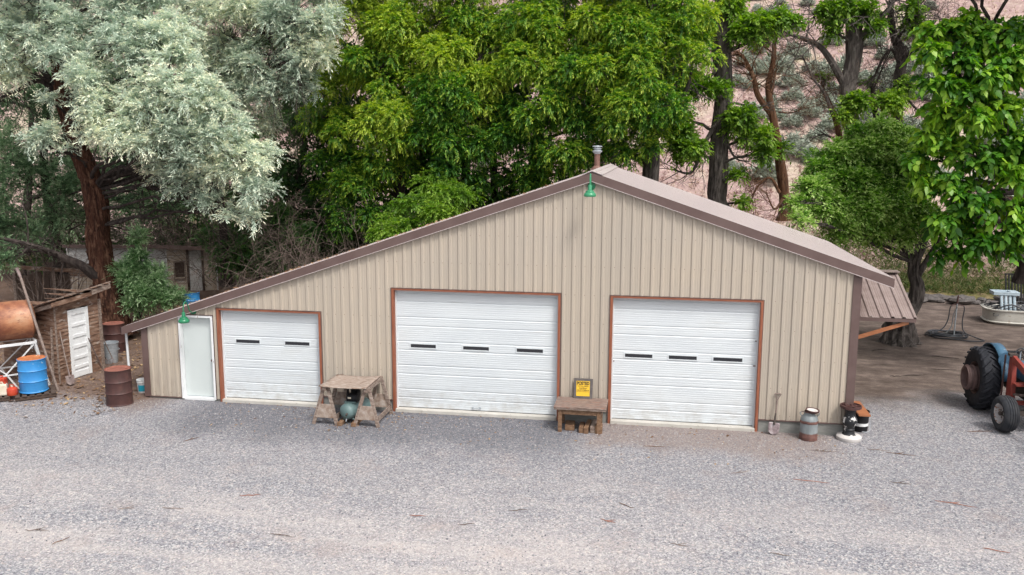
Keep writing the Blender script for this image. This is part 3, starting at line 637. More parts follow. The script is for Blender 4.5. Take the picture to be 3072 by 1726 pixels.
# ---------------------------------------------------------------- sheds
def wall_boards(p0, p1, z0, z1a, z1b, bh, th, out, holes=(), jit=.006, seed=1):
    """lapped horizontal boards between two ground points; z1a/z1b = wall height at either end; holes in (u0,u1,z0,z1)"""
    r = random.Random(seed); m = MB(); p0, p1 = Vector((*p0, 0)), Vector((*p1, 0)); d = (p1-p0); L = d.length; d.normalize(); o = Vector((*out, 0)).normalized()
    z = z0
    while z < max(z1a, z1b):
        segs = [(0, L)]
        for u0, u1, h0, h1 in holes:
            if z+bh*.5 > h0 and z+bh*.5 < h1: segs = [s for a, b in segs for s in (((a, min(b, u0)), (max(a, u1), b)) if a < u1 and b > u0 else ((a, b),)) if s[1]-s[0] > .03]
        for a, b in segs:
            za, zb_ = z1a+(z1b-z1a)*a/L, z1a+(z1b-z1a)*b/L
            ta, tb = min(z+bh, za), min(z+bh, zb_)
            if ta <= z+.004 and tb <= z+.004: continue
            ta, tb = max(ta, z+.003), max(tb, z+.003); j = r.uniform(-jit, jit); lo = th+j
            A_, B_ = p0+d*a, p0+d*b; Z = Vector((0, 0, 1))
            vs = [A_+o*lo+Z*(z+j), B_+o*lo+Z*(z+j*.3), B_+o*.006+Z*tb, A_+o*.006+Z*ta, A_-o*.02+Z*z, B_-o*.02+Z*z, B_-o*.02+Z*tb, A_-o*.02+Z*ta]
            m.add(vs, [(0, 1, 2, 3), (5, 4, 7, 6), (4, 5, 1, 0), (3, 2, 6, 7), (4, 0, 3, 7), (1, 5, 6, 2)])
        z += bh
    return m
P0 = Vector((-16.2, .81, 0)); rd = Vector((.135, .99, 0)).normalized(); ld = Vector((-.96, .28, 0)).normalized()
P1 = P0+rd*1.56; P2 = P0+ld*2.3; P3 = P1+ld*2.3
t = thing('brown_shed', 'small leaning shed of peeling brown boards with white panelled door', 'shed', tuple(P0)); o0 = tuple(P0)
du0, du1, dz1 = .42, 1.16, 1.98
wall_boards(P0.xy, P1.xy, 0, 2.28, 2.36, .10, .022, (rd.y, -rd.x), [(du0, du1, 0, dz1)], .007, 3).build('front_wall', 'shed', t, o0)
wall_boards(P0.xy, P2.xy, 0, 2.28, 1.60, .135, .028, (-ld.y*-1 if False else ld.y*-1, ld.x), [], .008, 4).build('side_wall', 'shed', t, o0)
wall_boards(P2.xy, P3.xy, 0, 1.60, 1.66, .15, .016, (-rd.y, rd.x), [], .006, 5).build('back_wall', 'shed', t, o0)
wall_boards(P1.xy, P3.xy, 0, 2.36, 1.66, .15, .016, (ld.y, -ld.x), [], .006, 6).build('side_wall', 'shed', t, o0)
MB().beam(P0+Vector((.012, -.012, 0)), P0+Vector((.012, -.012, 2.27)), .035, .035, (1, 0, 0)).build('corner_board', 'oldwood', t, o0)
MB().beam(P1+Vector((.03, .05, 0)), P1+Vector((.03, .05, 2.1)), .09, .05, (1, 0, 0)).build('corner_board', 'oldwood', t, o0)
ro = Vector((rd.y, -rd.x, 0))
def RP(u, v, z): return P0+rd*u+ld*v+Vector((0, 0, z))
m = MB(); vs = [RP(-.30, -.24, 2.36), RP(1.93, -.24, 2.56), RP(1.93, 2.4, 1.74), RP(-.30, 2.4, 1.54)]; vs += [v+Vector((0, 0, .045)) for v in vs]
m.add(vs, [(3, 2, 1, 0), (4, 5, 6, 7), (0, 1, 5, 4), (1, 2, 6, 5), (2, 3, 7, 6), (3, 0, 4, 7)]); m.build('roof', 'oldwood', t, o0)
r = random.Random(4)
for i in range(9): u = -.3+i*.24; a = RP(u+r.uniform(0, .1), -.28-r.uniform(0, .06), 2.425+.088*u); MB().beam(a, a+ld*r.uniform(.5, .9)+Vector((0, 0, -.2)), .22, .014).build('roof_shingle', 'oldwood' if i % 2 else 'shed', t, o0)
MB().beam(RP(-.28, -.24, 2.26), RP(1.15, -.24, 2.35), .03, .12).build('fascia_board', 'shed', t, o0)
MB().beam(RP(1.17, -.235, 2.38), RP(1.90, -.235, 2.47), .03, .14).build('fascia_board', 'oldwood', t, o0)
MB().beam(RP(-.24, -.2, 2.24), RP(-.24, 2.3, 1.56), .03, .11).build('fascia_board', 'oldwood', t, o0)
def DP(u, w, z): return P0+rd*u+ro*w+Vector((0, 0, z))
m = MB(); m.beam(DP(du0+.02, .0, 1.0-.01), DP(du1-.02, .0, .99), .02, 1.93); dr = m.build('door', 'oldwhite', t, o0)
for a, b in ((du0, du0+.12), (du1-.12, du1)): MB().beam(DP(a, .024, .99), DP(b, .024, .99), .024, 1.96).build('stile', 'oldwhite', dr, o0, .004)
for zc, zh in ((1.89, .16), (1.52, .09), (1.20, .09), (.90, .10), (.58, .09), (.30, .09), (.10, .17)): MB().beam(DP(du0+.122, .022, zc), DP(du1-.122, .022, zc), .02, zh).build('door_rail', 'oldwhite', dr, o0, .004)
MB().beam(DP(du0-.05, .02, 2.03), DP(du1+.05, .02, 2.04), .03, .05).build('lintel', 'shed', t, o0)
MB().tube([DP(du1-.05, .03, .98), DP(du1-.05, .09, .98), DP(du1+.03, .1, .97)], .012, 6).build('latch', 'toolsteel', dr, o0)
# grey shed behind the olive
Q0 = Vector((-21.45, 15, 0)); Q1 = Q0+Vector((1.75, 1.25, 0)); Q2 = Vector((-25.7, 14.3, 0)); Q3 = Q1+(Q2-Q0)
t = thing('grey_shed', 'weathered white and grey board shed with brown metal roof edge behind the trunk', 'shed', tuple(Q0)); o0 = tuple(Q0)
f = (Q1-Q0).normalized(); ln = (Q1-Q0).length; fo = Vector((f.y, -f.x, 0))
wall_boards(Q0.xy, Q1.xy, -.2, 2.02, 1.82, .145, .018, (f.y, -f.x), [(.95, 1.5, 0, 1.85), (.36, .76, .62, 1.35)], .006, 7).build('front_wall', 'shed_brown', t, o0)
g = (Q2-Q0).normalized(); wall_boards(Q0.xy, Q2.xy, -.2, 2.02, 2.02, .145, .018, (-g.y*-1, g.x*-1) if False else (g.y*-1, g.x), [], .006, 8).build('side_wall', 'shed_grey', t, o0)
wall_boards(Q1.xy, Q3.xy, -.2, 1.82, 1.82, .145, .018, (.2, 1), [], .006, 9).build('back_wall', 'shed_grey', t, o0)
def SP(u, w, z): return Q0+f*u+fo*w+Vector((0, 0, z))
m = MB(); m.beam(SP(.975, .02, .93), SP(1.475, .02, .93), .03, 1.84); d = m.build('door', 'shed_grey', t, o0)
for a in (.90, 1.55): MB().beam(SP(a, .02, 0), SP(a, .02, 1.9), .06, .08, (1, 1, 0)).build('door_jamb', 'darkwood', t, o0)
MB().beam(SP(.36, -.03, .985), SP(.76, -.03, .985), .02, .73).build('hatch', 'darkwood', t, o0)
for a, b, z in ((.30, .82, 1.38), (.30, .82, .59)): MB().beam(SP(a, .03, z), SP(b, .03, z), .03, .06).build('hatch_trim', 'oldwood', t, o0)
for a in (.33, .79): MB().beam(SP(a, .03, .60), SP(a, .03, 1.37), .05, .03, (1, 1, 0)).build('hatch_trim', 'oldwood', t, o0)
for u in (0.02, ln-.02): MB().beam(SP(u, .03, -.2), SP(u, .03, 1.98 if u < 1 else 1.8), .09, .05, (1, 1, 0)).build('corner_board', 'shed_grey', t, o0)
MB().beam(Q2+Vector((0, -.04, -.2)), Q2+Vector((0, -.04, 2.0)), .12, .05, (1, 0, 0)).build('corner_board', 'shed_grey', t, o0)
rp = [Q0-f*.05-g*.25+fo*.25, Q1+f*.35+fo*.25-g*.25, Q3+f*.35+g*.2, Q2-f*.2+g*.2]; rzv = [2.12, 1.86, 1.86, 2.12]
vs = [(p.x, p.y, z) for p, z in zip(rp, rzv)]+[(p.x, p.y, z+.04) for p, z in zip(rp, rzv)]
MB().add(vs, [(3, 2, 1, 0), (4, 5, 6, 7), (0, 1, 5, 4), (1, 2, 6, 5), (2, 3, 7, 6), (3, 0, 4, 7)]).build('roof', 'awning', t, o0)
MB().beam(Vector(vs[0])+Vector((0, 0, -.03)), Vector(vs[1])+Vector((0, 0, -.03)), .03, .17).build('roof_fascia', 'brown', t, o0)
MB().beam(Vector(vs[0])+Vector((-.02, 0, -.03)), Vector(vs[3])+Vector((0, 0, -.03)), .03, .15).build('roof_fascia', 'brown', t, o0)
# dilapidated brown lean-to at the far left
W0 = Vector((-25.2, 10.4, 0)); W1 = Vector((-20.9, 10.2, 0)); wd = (W1-W0).normalized(); wo = Vector((wd.y, -wd.x, 0))
t = thing('tumbledown_shed', 'dark brown tumbledown board shed with plank gate at the left edge', 'shed', tuple(W0)); o0 = tuple(W0)
L = (W1-W0).length; r = random.Random(5); u = 0
def WP(u, w, z): return W0+wd*u+wo*w+Vector((0, 0, z))
m = MB()
while u < L:
    wdt = r.uniform(.14, .2)
    m.beam(WP(u+wdt/2, r.uniform(-.02, .02), -.1), WP(u+wdt/2+r.uniform(-.04, .04), 0, r.uniform(1.25, 1.6)), wdt-.015, .025, tuple(wo))
    u += wdt
m.build('plank_wall', 'darkwood', t, o0)
for u in (.0, 1.85, 2.65, 4.0): MB().beam(WP(u, .06, -.1), WP(u, .06, 1.75), .13, .13, (1, 0, 0)).build('post', 'oldwood', t, o0)
MB().beam(WP(-.3, .1, 1.72), WP(L+.2, .12, 1.62), .1, .14).build('top_rail', 'shed', t, o0)
MB().beam(WP(2.6, .1, 1.35), WP(4.4, .14, 1.5), .04, .12).build('loose_board', 'oldwood', t, o0)
MB().beam(WP(2.6, .12, .9), WP(4.5, .14, 1.0), .04, .1).build('loose_board', 'shed_grey', t, o0)
MB().beam(WP(-.5, -2.2, .75), WP(L, -2.2, .75), .05, 1.7).build('back_wall', 'darkwood', t, o0)
gt = MB()
for i in range(7): gt.beam(WP(2.75+i*.17, .16, .05), WP(2.75+i*.17, .16, 1.55), .15, .025, tuple(wo))
gp = gt.build('plank_gate', 'shed_brown', t, o0); tag(gp, 'reddish brown plank gate')
MB().beam(WP(2.7, .19, .2), WP(3.85, .19, 1.35), .02, .12).build('gate_brace', 'shed', gp, o0)
MB().beam(WP(2.66, .19, 1.5), WP(3.88, .19, 1.5), .02, .1).build('gate_brace', 'shed', gp, o0)
# ---------------------------------------------------------------- long-handled tools
def pole(name, label, cat, a, b, r, mat, head=None, group=None):
    a, b = Vector(a), Vector(b); t = thing(name, label, cat, tuple(a), 0, group)
    d = (b-a); k = 8; pts = [a+d*i/(k-1)+Vector((0, 0, -.02*math.sin(math.pi*i/(k-1)))) for i in range(k)]
    MB().tube(pts, r, 10).build('handle', mat, t, tuple(a)); return t
def blade(t, a, up, nrm, w, h, mat, off, name='blade'):
    """a spade blade: a = socket point, up = direction along the shaft towards the handle, nrm = face normal"""
    up = Vector(up).normalized(); nrm = Vector(nrm); nrm = (nrm-up*nrm.dot(up)).normalized(); s_ = up.cross(nrm); m = MB(); vs = []; n, k = 9, 9
    for i in range(n):
        v = i/(n-1)
        for j in range(k):
            u = j/(k-1)*2-1; hw = w/2*(1 if v < .55 else max(.02, math.cos((v-.55)/.45*math.pi/2)**.6))
            vs.append(Vector(a)-up*(v*h)+s_*(u*hw)+nrm*(-.022*(1-u*u)+.012*v))
    fs = [(i*k+j, i*k+j+1, (i+1)*k+j+1, (i+1)*k+j) for i in range(n-1) for j in range(k-1)]
    m.add(vs, fs, 0, True); o = m.build(name, mat, t, off); sm_ = o.modifiers.new('thick', 'SOLIDIFY'); sm_.thickness = .004; return o
# shovel at the brown shed
a = Vector((-15.7,0.61,0.0))+Vector((0, 0, .02)); b = Vector((-16.18,0.93,1.45))
up = (b-a).normalized(); s0 = a+up*.28
t = pole('shovel', 'long-handled shovel leaning on the brown shed beside the white door', 'shovel', s0, b, .017, 'handle', group=None)
MB().tube([s0+up*.18, s0-up*.06], [.02, .026], 10).build('socket', 'toolsteel', t, tuple(s0)); blade(t, s0, up, (.4, -.9, .3), .22, .28, 'toolsteel', tuple(s0))
a = Vector((-16.33,0.71,0.0)); b = Vector((-16.32,0.8,1.58))
t = pole('board', 'narrow grey board leaning upright at the corner of the brown shed', 'board', a, a+Vector((0, 0, .1)), .001, 'handle')
bpy.data.objects.remove(children(t)[0]); MB().beam(a, b, .07, .025, (1, 0, 0)).build('plank', 'oldwood', t, tuple(a))
a = Vector((-15.73,0.1,0.0)); b = Vector((-16.93,0.55,2.99)); c_ = Vector((-17.08,0.62,3.22))
t = pole('long_pole', 'very long grey pole leaning across the end of the fuel tank', 'pole', a, b, .034, 'handle')
MB().tube([b, c_], [.036, .05], 8).build('iron_tip', 'toolsteel', t, tuple(a))
TG = 'old digging tools leaning by the trash can'
base = Vector((-16.17,2.67,0.0)); 
for i, (px0, py0, px1, py1, lb) in enumerate([((-16.07,2.69,0.0),(-16.08,1.9,1.1),0,0,'pitchfork with dark handle leaning between white door and trash can'),((-15.98,2.38,0.0),(-15.87,1.7,1.09),0,0,'dark iron bar leaning beside the white shed door'),((-15.96,2.83,0.0),(-16.15,2.45,1.43),0,0,'grey wooden-handled rake leaning in front of the trash can')]):
    a, b = Vector(px0), Vector(py0); nm = ('pitchfork', 'iron_bar', 'garden_rake')[i]
    t = pole(nm, lb, ('fork', 'bar', 'rake')[i], a+Vector((0, 0, .25 if i != 1 else 0)), b, (.015, .017, .015)[i], ('darkwood', 'toolsteel', 'handle')[i], None, TG)
    if i != 1:
        h = a+Vector((0, 0, .25))
        for k in range(4):
            q = (k-1.5)*.06; MB().tube([h, h+Vector((q*.8, -.03, -.06)), h+Vector((q, -.05, -.24))], .007, 5).build('tine', 'toolsteel', t, tuple(h))
# ---------------------------------------------------------------- sawhorses, table top, compressor
def sawhorse(label, xc, lean):
    t = thing('sawhorse', label, 'sawhorse', (xc, -.75, 0), 0, 'weathered sawhorses carrying the plywood top'); y0, y1 = -1.32, -.42; zt = .84; o0 = (xc, -.75, 0)
    MB().beam((xc, y0-.0, zt+.035), (xc, y1+.28, zt+.035), .09, .09).build('top_beam', 'oldwood', t, o0, .004)
    for y in (y0+.06, y1+.1):
        for s in (-1, 1): MB().beam((xc+s*.05, y+.04, zt+.05), (xc+s*.29, y-.06 if y < -.8 else y+.06, .0), .085, .04, (0, 1, 0)).build('leg', 'oldwood', t, o0, .004)
        yy = y-.035 if y < -.8 else y+.075
        vs = [(xc-.14, yy, .50), (xc+.14, yy, .50), (xc+.225, yy-.02, .17), (xc-.225, yy-.02, .17)]; vs += [(a, b-.018, c) for a, b, c in vs]
        MB().add(vs, [(0, 1, 2, 3), (7, 6, 5, 4), (0, 4, 5, 1), (1, 5, 6, 2), (2, 6, 7, 3), (3, 7, 4, 0)]).build('gusset', 'oldwood_h', t, o0)
    MB().beam((xc+.255, y0+.05, .17), (xc+.255, y1+.2, .17), .02, .13).build('side_rail', 'oldwood', t, o0)
    return t
sawhorse('grey sawhorse nearest the low left garage door, under the plywood top', -7.62, 0)
sawhorse('grey sawhorse nearest the wide middle garage door, under the plywood top', -6.60, 0)
t = thing('plywood_top', 'warped weathered plywood sheet laid across the two sawhorses', 'plywood sheet', (-7.16, -.75, .93))
m = MB(); n = 14; vs = []
for i in range(n):
    for j in range(n):
        u, v = i/(n-1), j/(n-1); x = -7.74+u*1.16+.06*v*(1-u); y = -1.36+v*1.08+.03*math.sin(3*u); z = .925+.03*(2*u-1)**2+.05*max(0, u-.7)*v-.0*u
        vs.append((x, y, z))
m.add(vs, [(i*n+j, (i+1)*n+j, (i+1)*n+j+1, i*n+j+1) for i in range(n-1) for j in range(n-1)], 0, True)
o = m.build('sheet', 'oldwood_h', t, (-7.16, -.75, .93)); q = o.modifiers.new('thick', 'SOLIDIFY'); q.thickness = .02; q.offset = -1
CX = -7.08; t = thing('air_compressor', 'old aqua air compressor with black pump under the plywood table', 'air compressor', (CX, -.9, .1)); o0 = (CX, -.9, .1)
rx = Euler((rad(90), 0, 0)).to_matrix()
m = MB(); prof = [(0, -.43), (.08, -.425), (.15, -.40), (.185, -.36), (.195, -.32), (.195, .32), (.185, .36), (.15, .40), (.08, .425), (0, .43)]
m.lathe(prof, (CX+.06, -.86, .30), 36, Euler((0, 0, rad(-20))).to_matrix() @ rx); tk = m.build('air_tank', 'aqua', t, o0)
MB().tube([(CX, -1.3, .29), (CX, -1.36, .27)], .022, 8).build('drain_plug', 'grease', tk, o0); MB().tube([(CX-.02, -1.29, .16), (CX-.02, -1.32, .10)], .012, 6).build('valve', 'galv', tk, o0)
m = MB(); m.lathe([(.17, 0), (.19, .0), (.19, .30), (.17, .30)], (CX+.28, -.55, .42), 30, Euler((rad(90), 0, rad(0))).to_matrix())
MB().beam((CX-.14, -.85, .505), (CX+.14, -.85, .505), .5, .03).build('mount_plate', 'aqua', t, o0)
m = MB(); m.lathe([(0, -.13), (.09, -.13), (.105, -.11), (.105, .11), (.09, .13), (0, .13)], (CX+.04, -1.0, .60), 24, Euler((0, rad(90), 0)).to_matrix()); m.build('motor', 'black', t, o0)
MB().box((CX+.0, -1.112, .62), (.08, .008, .035)).build('name_plate', 'creamplast', t, o0)
m = MB(); m.box((CX+.04, -.78, .60), (.16, .16, .16)); m.box((CX+.04, -.78, .75), (.14, .13, .16))
for k in range(6): m.box((CX+.04, -.78, .69+k*.025), (.18, .17, .008))
m.build('pump_head', 'black', t, o0, .004)
m = MB(); m.lathe([(.15, -.02), (.165, -.02), (.165, .02), (.15, .02), (.15, -.02)], (CX-.11, -.80, .62), 28, Euler((0, rad(90), 0)).to_matrix())
for k in range(3): a = k*2.1; m.beam((CX-.11, -.80, .62), (CX-.11, -.80+.155*math.cos(a), .62+.155*math.sin(a)), .02, .02)
m.build('flywheel', 'black', t, o0)
MB().tube(smooth_path([(CX+.1, -.8, .78), (CX+.2, -.9, .74), (CX+.2, -1.0, .55), (CX+.13, -.98, .46)], 5), .01, 6).build('air_line', 'grease', t, o0)
MB().lathe([(.13, 0), (.19, .008), (.19, .24), (.13, .25)], (CX+.33, -.62, .12), 30, Euler((rad(20), rad(8), 0)).to_matrix()) 
for y in (-1.15, -.6):
    for s in (-1, 1): MB().beam((CX+s*.06, y, .16), (CX+s*.16, y, .085), .05, .02).build('foot', 'aqua', t, o0)
WG = 'short timber blocks under the compressor'
for x, lb in ((CX-.17, 'left timber block under the air compressor'), (CX+.17, 'right timber block under the air compressor')):
    b = MB().box((0, 0, .042), (.11, .75, .085)).build('timber_block', 'benchwood', None, bevel=.005); b.location = (x, -1.0, 0); tag(b, lb, 'wood block', WG)
# ---------------------------------------------------------------- bench with posted sign
bx0, bx1, by0, by1, bz = -2.235, -1.0, -.92, -.07, .60
t = thing('wooden_bench', 'low wooden work bench with flaking top against the shop wall', 'bench', (-1.6, -.5, 0)); o0 = (-1.6, -.5, 0)
MB().beam((bx0+.02, (by0+by1)/2, bz), (bx1, (by0+by1)/2+.0, bz), by1-by0, .035).build('bench_top', 'benchtop', t, o0, .006)
MB().beam((bx0+.03, by0+.012, bz-.035), (bx1-.01, by0+.012, bz-.035), .025, .03).build('edge_strip', 'oldwood', t, o0)
for x in (-2.07, -1.17):
    for y in (by0+.08, by1-.12): MB().bb(x-.045, x+.045, y-.035, y+.035, 0, bz-.018).build('leg', 'benchwood', t, o0, .004)
MB().bb(-2.02, -1.22, by0+.055, by0+.08, bz-.17, bz-.02).build('apron', 'benchwood', t, o0); MB().bb(-2.02, -1.22, by1-.14, by1-.115, bz-.15, bz-.02).build('apron', 'benchwood', t, o0)
for x in (-2.07, -1.17): MB().bb(x-.02, x+.02, by0+.12, by1-.16, bz-.15, bz-.02).build('apron', 'benchwood', t, o0)
MB().bb(-1.14, -1.12, by0+.1, by1-.1, bz-.2, bz-.16).build('side_strip', 'oldwood', t, o0)
BG = 'offcut timber blocks stacked under the bench'
for i, (x, y, w_, d_, h_, rz, lb) in enumerate(((-1.86, -.55, .22, .38, .13, .05, 'leftmost timber block, set apart under the bench'), (-1.575, -.66, .10, .42, .14, -.02, 'short upright offcut left of the leaning block under the bench'),
        (-1.44, -.62, .10, .55, .16, -.10, 'long pale offcut in the middle of the row under the bench'), (-1.305, -.58, .11, .50, .16, -.05, 'reddish offcut right of the long pale one under the bench'), (-1.17, -.74, .16, .22, .18, .0, 'squat block beside the right front bench leg'))):
    b = MB().box((0, 0, h_/2), (w_, d_, h_)).build('timber_block', 'benchwood' if i != 3 else 'oldwood', None, bevel=.006); b.location = (x, y, 0); b.rotation_euler = (rad(4) if i in (2, 3) else 0, 0, rz); tag(b, lb, 'wood block', BG)
t = thing('posted_sign', 'yellow POSTED notice on a square grey board propped on the bench', 'sign', (-1.60, -.14, bz+.018), 0)
lean = Euler((rad(-9), 0, 0)).to_matrix()
def sg(m): 
    m.V = [tuple(lean @ Vector(v)) for v in m.V]; return m
sg(MB().bb(-.225, .225, -.02, .0, .0, .475)).build('sign_board', 'board', t, bevel=.003)
sp_ = sg(MB().bb(-.165, .155, -.024, -.0202, .055, .415)).build('notice', 'yellow', t)
def text(s, size, x, z, par, mat, wid=None):
    cu = bpy.data.curves.new('lettering', 'FONT'); cu.body = s; cu.size = size; cu.align_x = 'CENTER'; cu.extrude = .0006; cu.offset = size*(.05 if s == 'POSTED' else .02)
    o = bpy.data.objects.new('lettering', cu); COL.objects.link(o); bpy.context.view_layer.update()
    me = bpy.data.meshes.new_from_object(o.evaluated_get(bpy.context.evaluated_depsgraph_get())); bpy.data.objects.remove(o)
    k = 1. if not wid else wid/max(1e-3, max(v.co.x for v in me.vertices)-min(v.co.x for v in me.vertices))
    for v in me.vertices: v.co = lean @ Vector((x+v.co.x*k, -.0252-v.co.z*.5, z+v.co.y))
    me.materials.clear(); me.materials.append(M[mat]); o = bpy.data.objects.new('lettering', me); COL.objects.link(o); o.parent = par; return o
text('POSTED', .105, -.005, .325, sp_, 'ink', .295)
text('HUNTING, FISHING', .034, -.005, .280, sp_, 'ink', .26); text('OR', .016, -.005, .262, sp_, 'ink'); text('TRESPASSING', .032, -.005, .232, sp_, 'ink', .19)
text('FOR ANY PURPOSE IS', .016, -.005, .214, sp_, 'ink', .14); text('STRICTLY FORBIDDEN', .034, -.005, .182, sp_, 'ink', .29); text('VIOLATORS WILL BE PROSECUTED', .017, -.005, .155, sp_, 'ink', .29)
# ---------------------------------------------------------------- spade, milk can, pedestal, bucket table
hb = Vector((2.8,-0.22,0.0)); ht = Vector((2.89,-0.05,0.95)); up = (ht-hb).normalized(); s0 = hb+up*.29
t = pole('spade', 'D-handled spade with worn steel blade leaning on the wall right of the doors', 'spade', s0+up*.1, hb+up*((ht-hb).length-.17), .018, 'handle'); off = tuple(s0+up*.1)
MB().tube([s0-up*.05, s0+up*.22], [.024, .019], 10).build('socket', 'grease', t, off); blade(t, s0, up, (0, -1, .3), .25, .29, 'spade', off)
e_ = hb+up*((ht-hb).length-.17); X = Vector((1, 0, 0))
MB().tube(smooth_path([e_, e_+up*.07-X*.03, e_+up*.14-X*.065, e_+up*.17-X*.068], 4), .009, 7).build('grip_arm', 'toolsteel', t, off); MB().tube(smooth_path([e_, e_+up*.07+X*.03, e_+up*.14+X*.065, e_+up*.17+X*.068], 4), .009, 7).build('grip_arm', 'toolsteel', t, off)
MB().tube([e_+up*.16-X*.072, e_+up*.16+X*.072], .014, 8).build('grip', 'handle', t, off)
cx, cy, _ = (3.56,-0.35,0.0)
t = thing('milk_can', 'rusty grey ten gallon milk can with dished lid and two handles', 'milk can', (cx, cy, 0))
MB().lathe([(0, .01), (.185, .01), (.195, 0), (.2, .01), (.2, .02), (.196, .055), (.2, .06), (.2, .065), (.195, .075), (.195, .40), (.203, .405), (.203, .43), (.195, .435), (.193, .47), (.175, .52), (.145, .56), (.118, .585), (.112, .61), (.112, .66)], (0, 0, 0), 40).build('can_body', 'milk', t)
tl = Euler((rad(4), rad(4), 0)).to_matrix()
MB().lathe([(.10, .64), (.115, .66), (.15, .685), (.153, .70), (.15, .712), (.128, .712), (.120, .70), (.115, .70), (0, .70)], (0, 0, 0), 36, tl, mis=[0]*6+[1]*2).build('can_lid', ['rust', 'pedbase'], t)
for s in (-1, 1): MB().tube(smooth_path([(s*.165, 0, .54), (s*.205, 0, .585), (s*.20, 0, .62), (s*.15, 0, .64), (s*.113, 0, .62)], 4), .012, 8).build('can_handle', 'milk', t)
cx, cy, _ = (4.47,-0.2,0.0)
t = thing('cast_iron_pedestal', 'black baluster pedestal flaking to white with rusty round iron top', 'pedestal', (cx, cy, 0))
MB().lathe([(0, 0), (.265, 0), (.275, .02), (.275, .075), (.25, .10), (.15, .125), (0, .13)], (0, 0, 0), 40).build('base_disc', 'pedbase', t)
MB().lathe([(.165, .115), (.155, .13), (.115, .16), (.105, .21), (.12, .235), (.115, .25), (.10, .27), (.115, .31), (.155, .37), (.168, .43), (.155, .49), (.12, .55), (.108, .62), (.108, .66), (.125, .68), (.125, .70), (.11, .72), (0, .72)], (0, 0, 0), 40).build('baluster', 'pedestal', t)
m = MB(); m.lathe([(.13, .70), (.17, .72), (.235, .745), (.235, .80), (.225, .805), (.215, .80), (.215, .775), (.12, .77), (.12, .80), (.10, .805), (.09, .79), (.03, .79), (.028, .83), (0, .832)], (0, 0, 0), 40)
for k in range(5):
    a = k*1.2566; m.beam((.03*math.cos(a), .03*math.sin(a), .79), (.22*math.cos(a), .22*math.sin(a), .79), .03, .018)
m.build('iron_top', 'rust', t)
t = thing('bucket', 'black pail with pale band standing behind the right shop corner', 'bucket', (4.86, .50, 0))
MB().lathe([(0, 0), (.16, 0), (.17, .02), (.185, .45), (.195, .46), (.195, .48), (.18, .485), (.165, .05)], (0, 0, 0), 30).build('bucket_body', 'black', t)
MB().lathe([(.1765, .14), (.1785, .14), (.1815, .21), (.179, .21)], (0, 0, 0), 30).build('band', 'oldwhite', t)
MB().tube(smooth_path([(.19, 0, .42), (.2, -.08, .16), (.16, -.19, .04), (.0, -.21, .03)], 4), .006, 6).build('bail_handle', 'galv', t)
b = MB().box((0, 0, .02), (.26, 1.12, .04)).build('plank', 'orangewood', None, bevel=.004); b.location = (4.83, .55, .49); tag(b, 'orange brown plank resting on the black pail', 'plank')
# ---------------------------------------------------------------- loader tractor at the right edge
TX, TY = 9.28, 2.0
t = thing('tractor', 'old blue tractor with faded red front loader, nose towards the yard', 'tractor', (TX, TY, 0)); o0 = (TX, TY, 0)
def rot_x(): return Euler((0, rad(90), 0)).to_matrix()
def rear_wheel(cx, cy, s):
    R, W = .79, .21; m = MB(); X = rot_x(); c = (cx, cy, R)
    prof = [(.40, -W*.8), (.46, -W*.95), (.60, -W*1.08), (.70, -W*1.0), (R-.045, -W*.8), (R-.03, -W*.4), (R-.025, 0), (R-.03, W*.4), (R-.045, W*.8), (.70, W*1.0), (.60, W*1.08), (.46, W*.95), (.40, W*.8)]
    m.lathe(prof, c, 48, X)
    for k in range(22):
        for q in (-1, 1):
            a = 2*math.pi*(k+(.5 if q > 0 else 0))/22; pts = []
            for i in range(6):
                u = i/5; xx = q*W*(.05+1.0*u); aa = a+q*0+u*.26; rr = R-.012-(.05*max(0, u-.75)*4)
                pts.append(Vector((cx+xx, cy+rr*math.cos(aa), R+rr*math.sin(aa))))
            m.tube(pts, [.026, .03, .03, .03, .03, .024], 5, 0, True, False)
    w_ = m.build('rear_wheel', 'rubber', t, o0)
    m = MB(); prof = [(.40, s*W*.8), (.41, s*W*.9), (.385, s*W*.8), (.36, s*.05), (.20, s*.03), (.06, s*.03), (0, s*.03)]; m.lathe(prof, c, 36, X); m.build('wheel_disc', 'rimrust', w_, o0)
    m = MB(); m.lathe([(.25, s*.04), (.30, s*.10), (.28, s*.17), (.32, s*.21), (.32, s*.25), (.28, s*.27), (.28, s*.31), (.32, s*.33), (.32, s*.37), (.30, s*.39), (.30, s*.41), (.26, s*.40), (.24, s*.30), (.08, s*.27), (0, s*.28)], c, 36, X)
    m.build('dual_rim_spacer', 'rimrust', w_, o0)
